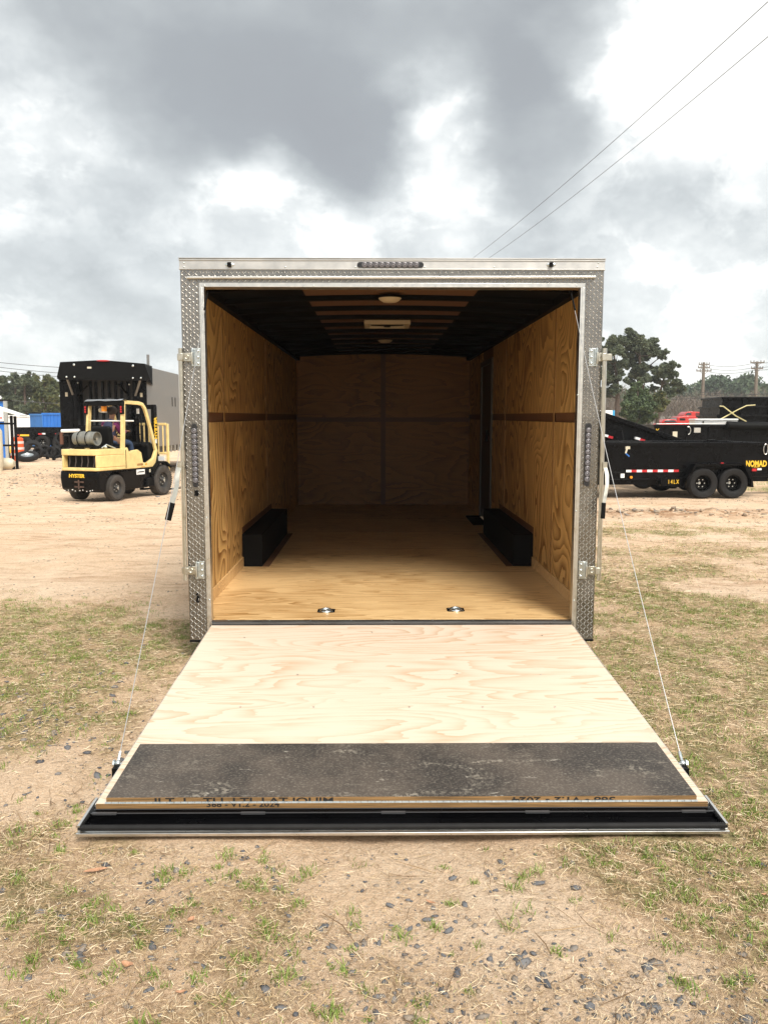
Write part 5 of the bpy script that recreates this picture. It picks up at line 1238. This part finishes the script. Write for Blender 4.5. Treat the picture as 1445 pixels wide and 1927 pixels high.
q = LD(82, 816, -.28); MB().box(q.x-.1, q.x+.1, -.29, -.27, q.z-.04, q.z+.04).build('label_plate', M['white'], DL)
if zl > zr+.02: MB().box(-3.5, 3.5, -.5, 2.5, zr-zl, -.005).build('gravel_pad', M['concrete'], DL)
def container(name, px0, px1, pyt, D, m, label, cat, h=None, depth=2.4, ribs=6):
    zr = float(zground(-20, D)); a = at(px0, pyt, D); b = at(px1, pyt, D); r_ = empty(name, (a.x, a.y, zr), 0, label, cat); Wd = b.x-a.x; Hh = a.z-zr
    bo = MB().box(0, Wd, 0, depth, .15, Hh).build('box_body', m, r_, bevel=.03)
    for k in range(ribs+1): MB().box(Wd*k/ribs*.98, Wd*k/ribs*.98+.05, -.05, -.001, .2, Hh-.08).build('wall_rib', m, bo)
    MB().box(-.05, Wd+.05, -.07, 0.0, Hh-.10, Hh+.02).build('top_rim', m, r_); MB().box(.1, .3, .1, depth-.1, 0, .15).box(Wd-.3, Wd-.1, .1, depth-.1, 0, .15).build('skid', M['matblack'], r_)
    return r_
container('blue_container', 80, 120, 777.5, 56, M['blue'], 'bright blue steel container, nearest to the tall hooded trailer', 'container')
container('blue_container', 56.5, 79.5, 779, 57, mat('blue_grey', (.05, .17, .42), .35, .2, noise=.3, nscale=.6), 'blue and grey streaked container between white trailer and bright blue one', 'container')
container('white_box_trailer', 14, 56, 781.5, 58, M['white'], 'plain white box trailer left of the blue containers', 'box trailer', ribs=2)
zr = float(zground(-20, 60)); a = at(30, 775, 61); b = at(112, 775, 61)
tl = empty('dark_shed', (a.x, a.y, zr), 0, 'low dark roofed shed behind the white box trailer and containers', 'shed')
MB().prism([(0, 2.2), (1.2, a.z-zr), (b.x-a.x-.5, a.z-zr-.1), (b.x-a.x, 2.0)], 0, 4, 'y').build('roof', M['matblack'], tl); MB().box(.2, b.x-a.x-.3, .2, 3.8, 0, 2.15).build('shed_wall', M['pole'], tl)
# blue building edge with a sign
D = 38; a = at(-40, 755, D); b = at(9.5, 755, D); zr = float(zground(-20, D-5)); bb = empty('blue_building', (a.x, a.y, zr), 0, 'blue metal clad shop with grey corner post and red lettered sign, left edge', 'building')
Wd = b.x-a.x; Hh = a.z-zr; MB().box(0, Wd-.08, 0, .3, 0, Hh).build('wall', M['blue'], bb); MB().box(Wd-.08, Wd+.06, -.03, .1, 0, Hh+.02).build('corner_post', M['zinc'], bb)
zc = at(4, 781, D).z-zr; MB().box(Wd-1.4, Wd-.09, -.05, -.001, zc-.28, zc+.22).build('sign_board', M['white'], bb)
text('OIL', .42, M['red'], bb, T((Wd-.48, -.055, zc-.02)) @ FACE, extr=.004, offs=.01)
MB().box(Wd-1.4, Wd-.45, -.04, -.001, zc-1.1, zc-.3).build('window', M['glass'], bb)
MB().box(-.1, Wd+.1, -.1, .5, Hh+.021, Hh+.08).build('roof', M['matblack'], bb)
# open rack with sloping roof
D = 31; zr = float(zground(-18, D-5)); a = at(5, 870, D); rk2 = empty('canopy_rack', (a.x, a.y, zr), 0, 'dark open steel rack with a sloping white roof at the left edge', 'rack')
def RL(px, py, dy=0.0): return at(px, py, D+dy)-Vector((a.x, a.y, zr))
for px, py0 in ((21, 782), (28, 783), (-8, 772), (-30, 766)):
    for dy in (0, .25): q = RL(px, py0, dy); MB().box(q.x-.045, q.x+.045, q.y-.03, q.y+.03, 0.0, q.z).build('post', M['matblack'], rk2)
for py in (797, 838): 
    q, q1 = RL(-30, py), RL(28, py); MB().box(q.x, q1.x, -.02, .02, q.z-.035, q.z+.035).build('cross_rail', M['matblack'], rk2)
q, q1 = RL(-40, 760, -.3), RL(37, 783, -.3); MB().prism([(q.x, q.z), (q1.x, q1.z), (q1.x, q1.z+.05), (q.x, q.z+.09)], -.3, .35, 'y').build('roof', M['white'], rk2)
D = 30; q = at(1, 835, D); tz = float(zground(-18, D-5)); r_ = at(9, 835, D).x-q.x
tk2 = empty('upright_tank', (q.x, q.y-.3, tz), 0, 'cream upright gas cylinder inside the rack at the left edge', 'gas cylinder')
z1 = at(1, 805, D).z-tz; MB().lathe([(.0001, .1), (.17, .12), (.2, .2), (.2, z1-.12), (.14, z1-.02), (.0001, z1)], 20).build('cylinder_shell', M['cream'], tk2); MB().lathe([(.15, 0), (.17, .12), (.14, .12), (.13, 0)], 16).build('foot_ring', M['cream'], tk2)
a = G(8, 884); D = a.y-CAM.y; kq = D/F
tk3 = empty('horizontal_tank', a+Vector((0, 0, 0)), 0, 'cream horizontal tank end lying on the gravel at the left edge', 'tank')
MB().lathe([(.0001, .0), (kq*6, -.02), (kq*9.5, -.12), (kq*10.5, -.3), (kq*10.5, -2.5), (.0001, -2.6)], 24, M=T((kq*20, 0, kq*12)) @ Matrix.Rotation(R(90), 4, 'Y')).build('tank_shell', M['cream'], tk3)
MB().box(-.25, -.15, -.15, .15, 0, kq*3).box(-1.2, -1.1, -.15, .15, 0, kq*3).build('tank_foot', M['cream'], tk3)
# orange traffic barrel
a = G(34, 867); D = a.y-CAM.y; kq = D/F; h_ = 44*kq; r0 = 12.5*kq
bl = empty('traffic_barrel', a, 0, 'orange and white striped traffic barrel beside the tyre pile', 'barrel')
prof = [(r0*1.05, 0), (r0*1.05, .06), (r0, .07)]+[(r0*(1-.12*i/8)-(.012 if i % 2 else 0), .07+(h_-.14)*i/8) for i in range(9)]+[(r0*.7, h_-.02), (r0*.3, h_)]
MB().lathe(prof+[(.0001, h_)], 24).build('barrel_shell', M['orange'], bl)
for k in (0, 1, 2): 
    zz = .30+k*.27; rr_ = r0*(1-.12*zz/h_)+.006; MB().lathe([(rr_, zz-.055), (rr_, zz+.055), (rr_-.02, zz+.055), (rr_-.02, zz-.055)], 24, closed=True).build('white_band', mat('band_white', (.75, .6, .55), .5), bl)
MB().tube([(-.12, 0, h_), (-.1, 0, h_+.1), (.1, 0, h_+.1), (.12, 0, h_)], .02).build('handle', M['orange'], bl)
# tyres and axles
def tyre(px, py, r, tilt, rz, lab, rimc=True, name='loose_tyre', lift=0):
    a = G(px, py); t_ = empty(name, a+Vector((0, 0, lift)), 0, lab, 'tyre' if name == 'loose_tyre' else 'wheel', 'loose tyres and wheels piled on the gravel' )
    s = MB().lathe([(r*.58, -.08), (r*.75, -.11), (r*.95, -.10), (r, -.06), (r, .06), (r*.95, .10), (r*.75, .11), (r*.58, .08)], 28, closed=True, M=T((0, 0, .11+math.sin(tilt)*r*.95)) @ Matrix.Rotation(rz, 4, 'Z') @ Matrix.Rotation(tilt, 4, 'X'))
    s.build('tyre_ring', M['rubber'], t_)
    if rimc: MB().lathe([(r*.58, .05), (r*.5, .0), (r*.3, .02), (r*.12, .05), (.0001, .05)], 20, M=T((0, 0, .11+math.sin(tilt)*r*.95)) @ Matrix.Rotation(rz, 4, 'Z') @ Matrix.Rotation(tilt, 4, 'X')).build('rim', M['zinc'] if rimc is True else M['matblack'], t_)
    return t_
tyre(52, 869, .48, R(18), .3, 'tyre lying flat with a pale rim, front of the tyre pile')
tyre(63, 864, .45, R(62), .5, 'tyre leaning steeply against the traffic barrel', rimc=0)
tyre(14, 866, .42, R(8), 0, 'dark tyre lying behind the rack posts', rimc=0)
tyre(48, 856, .42, R(70), -.2, 'tyre standing behind the leaning one, next to the barrel', rimc=0, lift=.1)
labs = ['leftmost small black wheel of the axle heap', 'black wheel second from the left in the axle heap', 'black wheel with dull red hub in the axle heap', 'black wheel right of the red hubbed one', 'black wheel nearest the forklift rear', 'black wheel raised on top of the axle heap by the white rail']
for (px, py, r, lf), lb in zip(((73, 866, .26, 0), (85, 864, .30, 0), (98, 866, .28, 0), (107, 866, .26, 0), (119, 864, .32, 0), (117, 862, .34, .55)), labs):
    tyre(px, py, r, R(80), random.uniform(-.5, .5), lb, rimc=2, name='small_wheel', lift=lf)
    G0 = G(px, py)
for k, (p0, p1) in enumerate((((70, 864), (96, 861)), ((88, 866), (122, 863)), ((100, 868), (122, 867)))):
    a, b = G(*p0), G(*p1); o = MB().tube([a+Vector((0, .1, .14)), (a+b)/2+Vector((0, 0, .20)), b+Vector((0, .2, .14))], .05, 8).cyl(a+Vector((-.05, .1, .14)), a+Vector((.05, .1, .14)), .1).cyl(b+Vector((-.05, .2, .14)), b+Vector((.05, .2, .14)), .1).build('spare_axle', M['matblack'])
    tag(o, ['black axle beam lying at the left of the wheel heap', 'black axle beam crossing the middle of the wheel heap', 'short black axle beam in front of the wheel heap, nearest the camera'][k], 'axle', 'axle beams in the wheel heap')
a = G(17, 858); o = MB().sphere((0, 0, .3), .3, 12, 8, (1.1, .8, 1)).build('yellow_jug', M['gold']); o.location = a; tag(o, 'small yellow plastic jug left of the traffic barrel', 'jug')
# ---------------------------------------------------------------- trees
def leaves(name, clumps, n, size, m, parent, flat=.8, seed=1):
    rg = np.random.default_rng(seed); w_ = np.array([c[1]**2 for c in clumps]); w_ = w_/w_.sum(); ix = rg.choice(len(clumps), n, p=w_)
    C_ = np.array([list(c[0]) for c in clumps])[ix]; Rr = np.array([c[1] for c in clumps])[ix]
    d = rg.normal(size=(n, 3)); d /= np.linalg.norm(d, axis=1)[:, None]; rad = rg.random(n)**.45
    sub = rg.normal(size=(len(clumps)*14, 3)); sub /= np.linalg.norm(sub, axis=1)[:, None]
    s_ = sub[ix*14+rg.integers(0, 14, n)]
    off = (d*.52*rad[:, None]+s_*(.15+.66*((ix*7+np.abs(s_[:, 0]*97).astype(int)) % 5)/4)[:, None])*Rr[:, None]*1.05; off[:, 2] *= flat
    P0 = C_+off; a = rg.normal(size=(n, 3)); a /= np.linalg.norm(a, axis=1)[:, None]; b = np.cross(a, rg.normal(size=(n, 3))); b /= np.linalg.norm(b, axis=1)[:, None]
    sz = size*rg.uniform(.5, 1.3, n)[:, None]
    V_ = np.stack([P0-a*sz, P0+b*sz*.45, P0+a*sz, P0-b*sz*.45], 1).reshape(-1, 3); Fc_ = np.arange(n*4).reshape(n, 4)
    tt = np.clip(rg.normal(.5, .22, n)+ (rg.random(len(clumps))[ix]-.5)*.5, 0, 1)
    return np_mesh(name, V_, Fc_, m, parent, k=4, tint=np.repeat(tt, 4))
def limb_tree(root, trunk, limbs, m, name='trunk'):
    s = MB().tube([p for p, r in trunk], [r for p, r in trunk], 10)
    for l_ in limbs: s.tube([p for p, r in l_], [r for p, r in l_], 6)
    return s.build(name, m, root)
def tree_px(name, label, cat, D, base_px, clumps_px, trunk_px, n, size, m, group=None, tr=.3, flat=.8, seed=1, spread=2.0, bark='bark', kind=None):
    rg = random.Random(seed); a = at(base_px, 797, D); zr = -.18
    root = empty(name, (a.x, a.y, zr), 0, label, cat, group); O = Vector((a.x, a.y, zr)); k = D/F
    tr_ = [Vector((0, 0, 0))]+[at(px, py, D)-O for px, py in trunk_px]; nT = len(tr_)
    trunk = [(p, tr*(1-.75*i/(nT-1))) for i, p in enumerate(tr_)]
    cl = []; limbs = []
    for (px, py, rp) in clumps_px:
        dy = rg.uniform(-spread, spread); c = at(px, py, D+dy)-O; r_ = rp*k; cl.append((c, r_*(.8 if n > 5000 else 1)))
        if n > 5000:
            for _ in range(6):
                a_ = rg.uniform(0, 6.283); q_ = rg.uniform(.55, 1.2); cl.append((c+Vector((math.cos(a_)*r_*q_, rg.uniform(-.8, .8)*r_, math.sin(a_)*r_*q_*.75)), r_*rg.uniform(.22, .48)))
        j = min(range(1, nT), key=lambda i: abs(tr_[i].z-(c.z-r_*.8)) if tr_[i].z < c.z else 1e3) if any(t.z < c.z for t in tr_[1:]) else 1
        s0 = tr_[j]; mid = s0.lerp(c, .5)+Vector((0, 0, -r_*.15)); rb = trunk[j][1]*.5; limbs.append([(s0, rb), (mid, rb*.6), (c, rb*.25)])
    limb_tree(root, trunk, limbs, M[bark]); leaves('crown', cl, n, size, m, root, flat, seed); return root
PG = 'pine trees standing at the right beyond the trailers'
tree_px('pine_tree', 'tall dark pine with the highest broad crown, second from the left at the right side', 'tree', 92, 1206, [(1180, 641, 20), (1203, 640, 19), (1222, 652, 18), (1237, 664, 13), (1195, 660, 19), (1212, 668, 16), (1190, 682, 16), (1210, 692, 14), (1196, 706, 15), (1215, 712, 12), (1246, 668, 8), (1228, 645, 10)], [(1207, 740), (1205, 700), (1203, 670), (1200, 645)], 60000, .125, M['pine'], PG, .34, seed=3)
tree_px('pine_tree', 'dark pine at the trailer edge, leftmost of the three at the right side', 'tree', 88, 1160, [(1150, 646, 17), (1162, 660, 14), (1140, 668, 16), (1150, 690, 18), (1168, 685, 12), (1148, 715, 16), (1164, 712, 12), (1142, 738, 14), (1128, 700, 18), (1160, 735, 10)], [(1162, 750), (1161, 720), (1158, 690), (1154, 655)], 52000, .12, M['pine'], PG, .3, seed=4)
tree_px('pine_tree', 'lower spreading pine leaning right over the bare brush, rightmost of the three', 'tree', 86, 1236, [(1252, 694, 15), (1265, 688, 9), (1240, 700, 12), (1262, 706, 13), (1232, 713, 11), (1252, 722, 13), (1274, 718, 10), (1279, 732, 9), (1262, 738, 12), (1242, 742, 10), (1283, 728, 6), (1228, 730, 8)], [(1238, 775), (1240, 745), (1246, 722), (1252, 700)], 42000, .115, M['pine'], PG, .22, seed=5)
tree_px('evergreen_bush', 'dense rounded evergreen bush in front of the pines, above the tipped bed', 'bush', 74, 1200, [(1200, 728, 12), (1190, 742, 15), (1210, 744, 14), (1186, 762, 17), (1205, 762, 19), (1217, 768, 13), (1188, 783, 17), (1208, 785, 17), (1222, 786, 11), (1178, 776, 10)], [(1200, 780), (1200, 750), (1200, 730)], 40000, .125, M['leaf'], None, .16, 1.0, seed=6, spread=.6)
tree_px('olive_tree', 'thin brown green tree at the foot of the pines, right of the evergreen bush', 'tree', 80, 1237, [(1240, 745, 11), (1230, 757, 10), (1247, 757, 10), (1238, 768, 9)], [(1237, 785), (1238, 765), (1239, 748)], 2600, .22, M['yellowtree'], None, .12, seed=7, spread=.8)
LG = 'pines along the left horizon'
L_tr = [(8, 712, 'left edge pine with a broad flat dark top'), (27, 702, 'pine with the tallest pointed top, at the far left horizon'), (48, 706, 'grey green pine between the tallest one and the olive ones'), (66, 704, 'olive pine above the blue containers, left half'),
        (84, 710, 'yellow green pine above the bright blue container'), (102, 713, 'rightmost left side pine, touching the black hood')]
for k, (px, py, lab) in enumerate(L_tr):
    rg = random.Random(50+k); cl = []
    for j in range(11): t = j/10; cl.append((px+rg.uniform(-11, 11)*(.35+t*.7), py+6+t*58+rg.uniform(-3, 3), rg.uniform(7, 11)))
    tree_px('pine_tree', lab, 'tree', 100+rg.uniform(-6, 6), px, cl, [(px, 765), (px+rg.uniform(-2, 2), 740), (px, py+6)], 9000, .22, M['pine'] if k < 3 else M['yellowtree'], LG, .24, seed=60+k, spread=1.6)
def bare_tree(root, h, seed, m):
    rg = random.Random(seed); s = MB()
    def br(p, d, L, r, lv):
        q = p+d*L; s.tube([p, (p+q)/2+Vector((rg.uniform(-1, 1), 0, rg.uniform(-.5, 1)))*L*.06, q], [r, r*.8, r*.6], 4 if lv > 1 else 6)
        if lv >= 4: return
        for _ in range(4 if lv < 3 else 3):
            nd = (d+Vector((rg.uniform(-1, 1), rg.uniform(-1, 1), rg.uniform(-.1, .7)))*.75).normalized(); br(p.lerp(q, rg.uniform(.5, 1)), nd, L*rg.uniform(.55, .8), r*.55, lv+1)
    br(Vector((0, 0, 0)), Vector((0, 0, 1)), h*.36, h*.018, 0)
    return s.build('branches', m, root)
BP = [(1150, 104, 7.5), (1232, 108, 6.5), (1255, 112, 6), (1283, 120, 7.8), (1300, 118, 7.0), (1318, 126, 7.8), (1338, 118, 6.6), (1357, 128, 7.6), (1378, 121, 6.4), (1398, 125, 7), (1418, 120, 6.2), (1437, 128, 7)]
desc = ['bare grey tree low behind the leftmost pine', 'bare tree between bush and spreading pine', 'bare tree under the spreading pine', 'bare brown tree just right of the pines', 'bare tree left of the nearer utility pole', 'bare tree right behind the nearer utility pole',
        'bare tree just right of the nearer utility pole', 'bare tree left of the stacked bins', 'bare tree above the left end of the stacked bins', 'bare tree above the middle of the bins', 'bare tree just left of the farther utility pole', 'bare tree at the right edge of the view']
for k, ((px, D, h), lb) in enumerate(zip(BP, desc)):
    a = at(px, 797, D); r_ = empty('bare_tree', (a.x, a.y, -.2), 0, lb, 'tree', 'bare winter trees at the right'); bare_tree(r_, h, 80+k, M['greybark'])
# twiggy brush and far woods, one mass each
rg = np.random.default_rng(5)
def mass(name, pts, n, size, m, label, cat, seed, slim=.45):
    r_ = np.random.default_rng(seed); ix = r_.integers(0, len(pts), n); P0 = np.array(pts)[ix][:, :3]; rr_ = np.array(pts)[ix][:, 3:4]
    d = r_.normal(size=(n, 3)); d /= np.linalg.norm(d, axis=1)[:, None]; P0 = P0+d*rr_*(r_.random((n, 1))**.4)*np.array([1, 1, .8])
    a = r_.normal(size=(n, 3)); 
    if slim < .2: a[:, 2] = np.abs(a[:, 2])+.8
    a /= np.linalg.norm(a, axis=1)[:, None]; b = np.cross(a, r_.normal(size=(n, 3))); b /= np.linalg.norm(b, axis=1)[:, None]
    sz = size*r_.uniform(.5, 1.3, (n, 1)); V_ = np.stack([P0-a*sz, P0+b*sz*slim, P0+a*sz, P0-b*sz*slim], 1).reshape(-1, 3)
    tt = np.clip(r_.normal(.5, .2, n)+(r_.random(len(pts))[ix]-.5)*.6, 0, 1)
    o = np_mesh(name, V_, np.arange(n*4).reshape(n, 4), m, k=4, tint=np.repeat(tt, 4)); tag(o, label, cat, kind='stuff'); return o
pts = []
for k in range(90):
    px = 1085+k*4.6; D = 108+rg.uniform(0, 22); top = 750+6*math.sin(k*.5)+rg.uniform(-6, 6)
    a = at(px, top, D); 
    for z in np.arange(-.2, a.z, 1.1): pts.append((a.x+rg.uniform(-1, 1), a.y, z, 1.3))
mass('brush', pts, 26000, .55, M['twig'], 'brown leafless brush in front of the wooded hill', 'brush', 9, .05)
pts = []
for k in range(130):
    px = 1060+k*3.6; D = 215+rg.uniform(0, 45)
    prof = 737-22*math.exp(-((px-1400)/55)**2)-14*math.exp(-((px-1330)/35)**2)-6*math.sin(px*.21)-4*math.sin(px*.09)+rg.uniform(-3, 3)
    a = at(px, prof, D); z = a.z-1.5
    while z > -1: pts.append((a.x+rg.uniform(-1.5, 1.5), a.y+rg.uniform(-3, 3), z, 2.6)); z -= 2.6
mass('far_woods', pts, 60000, .75, M['hillwood'], 'hazy green wooded hill on the right horizon', 'woods', 10)
pts = []
for k in range(150):
    px = -500+k*8.5
    if px > 760: continue
    D = 190+rg.uniform(0, 30); a = at(px, 782-3*math.sin(px*.05)+rg.uniform(-4, 4), D); z = a.z
    while z > -1: pts.append((a.x, a.y, z, 3.0)); z -= 3
for k in range(40): 
    px = 1450+k*14; D = 190; a = at(px, 742+rg.uniform(-5, 5), D); z = a.z
    while z > -1: pts.append((a.x, a.y, z, 3.0)); z -= 3
mass('left_woods', pts, 30000, .95, M['hillwood'], 'dark line of woods low on the left horizon', 'woods', 12).name = 'woods'
# ---------------------------------------------------------------- utility poles and wires
def upole(px, pytop, D, label, arms):
    a = at(px, pytop, D); r_ = empty('utility_pole', (a.x, a.y, -.2), 0, label, 'utility pole', 'wooden utility poles'); h = a.z+.2; k = D/F
    MB().cyl((0, 0, 0), (0, 0, h), .26, .17, 12).build('pole_shaft', M['pole'], r_)
    for dz, hw in arms:
        s = MB().box(-hw*k, hw*k, -.14, -.04, h-dz*k-.07, h-dz*k+.07); 
        ao = s.build('cross_arm', M['pole'], r_)
        for t_ in (-.95, -.5, .5, .95): MB().cyl((t_*hw*k, -.09, h-dz*k+.07), (t_*hw*k, -.09, h-dz*k+.25), .05, .07, 8).build('insulator', M['grey_steel'], ao)
        MB().tube([(-hw*k*.6, -.09, h-dz*k), (0, -.09, h-dz*k-.5), (hw*k*.6, -.09, h-dz*k)], .03, 5).build('arm_brace', M['pole'], ao)
    return r_
upole(1324.5, 681.5, 105, 'nearer wooden utility pole with three crossarms, right of the pines', [(4, 10), (10, 11), (16, 14)])
upole(1424.5, 680, 100, 'farther right wooden utility pole with two crossarms above the bins', [(2, 13), (13, 11)])
def wire(pts, r, label, group, name='power_line'):
    o = MB().tube(pts, r, 5).build(name, M['wire']); tag(o, label, 'power line', group); return o
def sagline(a, b, sag, n=14): return [a.lerp(b, i/n)-Vector((0, 0, sag*4*(i/n)*(1-i/n))) for i in range(n+1)]
for k, (y0, y1, lab) in enumerate(((685, 682, 'highest thin wire between the two right hand poles'), (691.5, 690, 'middle thin wire between the two right hand poles'), (698, 695, 'lowest thin wire from the crossarms of the two right hand poles'))):
    wire(sagline(at(1335, y0+2, 105), at(1415, y1+2, 100), .25)+sagline(at(1416, y1+2, 100), at(1520, y1-14, 92), .2)[1:], .022, lab, 'wires between the right hand poles')
for k, (p0, p1) in enumerate((((1230, 752), (1520, 733)), ((1318, 738), (1520, 739)), ((1316, 742), (1520, 745)))):
    wire(sagline(at(*p0, 104), at(*p1, 96), .2), .03, ['long low wire crossing the bare brush at the right', 'upper wire of the pair crossing the wooded hill', 'lower wire of the pair crossing the wooded hill'][k], 'low wires at the right')
for k, (p0, p1) in enumerate((((-60, 675), (130, 692)), ((-60, 683), (130, 703)), ((-60, 690), (130, 710)), ((-60, 745), (130, 760)))):
    wire(sagline(at(*p0, 84), at(*p1, 88), .1), .028, ['topmost thin wire over the left pines', 'second thin wire over the left pines', 'third thin wire over the left pines', 'pale wire crossing in front of the left pines'][k], 'wires at the left horizon')
def onz(px, py, z): r_ = ray(px, py); return CAM+r_*((z-CAM.z)/r_.z)
for (n0, f0, lab) in (((1445, 2), (886, 488), 'upper left of the two long overhead wires crossing the sky'), ((1445, 68), (917, 487), 'lower right of the two long overhead wires crossing the sky')):
    a, b = onz(*n0, 8.6), onz(*f0, 8.6); d_ = (b-a); b2 = b+d_*.9; a2 = a-d_*.55
    wire([a2, a2.lerp(a, .5)-Vector((0, 0, .02))]+sagline(a, b, .16, 16)+[b.lerp(b2, .5), b2], .0065, lab, 'overhead wires in the sky')
# separate loose pieces of small fittings into parts of their own
def split(o):
    bm = bmesh.new(); bm.from_mesh(o.data); bm.verts.ensure_lookup_table(); seen = set(); comps = []
    for v_ in bm.verts:
        if v_.index in seen: continue
        st_ = [v_]; seen.add(v_.index); c = []
        while st_:
            q = st_.pop(); c.append(q.index)
            for e_ in q.link_edges:
                w_ = e_.other_vert(q)
                if w_.index not in seen: seen.add(w_.index); st_.append(w_)
        comps.append(c)
    bm.free()
    if not 1 < len(comps) <= 40: return
    me = o.data; cid = {}
    for i, c in enumerate(comps):
        for q in c: cid[q] = i
    for i, c in enumerate(comps):
        mp_ = {q: j for j, q in enumerate(c)}; vs = [me.vertices[q].co[:] for q in c]; ps = [p for p in me.polygons if cid[p.vertices[0]] == i]
        m2 = bpy.data.meshes.new(o.name.split('.')[0]); m2.from_pydata(vs, [], [[mp_[q] for q in p.vertices] for p in ps])
        for m_ in me.materials: m2.materials.append(m_)
        m2.shade_smooth(); m2.set_sharp_from_angle(angle=R(38))
        if i == 0: first = m2
        else:
            n_ = o.copy(); n_.data = m2; COL.objects.link(n_)
    o.data = first
SPLIT = {'wall_panel', 'joint_strip', 'screw', 'screws', 'rivets', 'sill_screws', 'skirting', 'wheel_box_trim', 'floor_seam', 'stiffener_clips', 'end_cap', 'wheel_nuts'}
for o in list(bpy.data.objects):
    nm = o.name.split('.')[0]
    if nm in SPLIT and o.type == 'MESH' and nm != 'wheel_nuts':
        if nm == 'rivets': o.name = 'rivet'
        if nm in ('screws', 'sill_screws'): o.name = 'screw'
        split(o)
# haze: even thin air round camera and scene
hz = bpy.data.materials.new('haze_air'); hz.use_nodes = True; t = hz.node_tree; t.nodes.remove(t.nodes['Principled BSDF'])
pv = t.nodes.new('ShaderNodeVolumePrincipled'); pv.inputs['Color'].default_value = (.93, .95, .97, 1); pv.inputs['Density'].default_value = .0005
t.links.new(pv.outputs[0], t.nodes['Material Output'].inputs['Volume'])
o = MB().box(-575, 575, -575, 575, -1.4, 17.5).build('haze', hz, smooth=False); tag(o, kind='stuff')
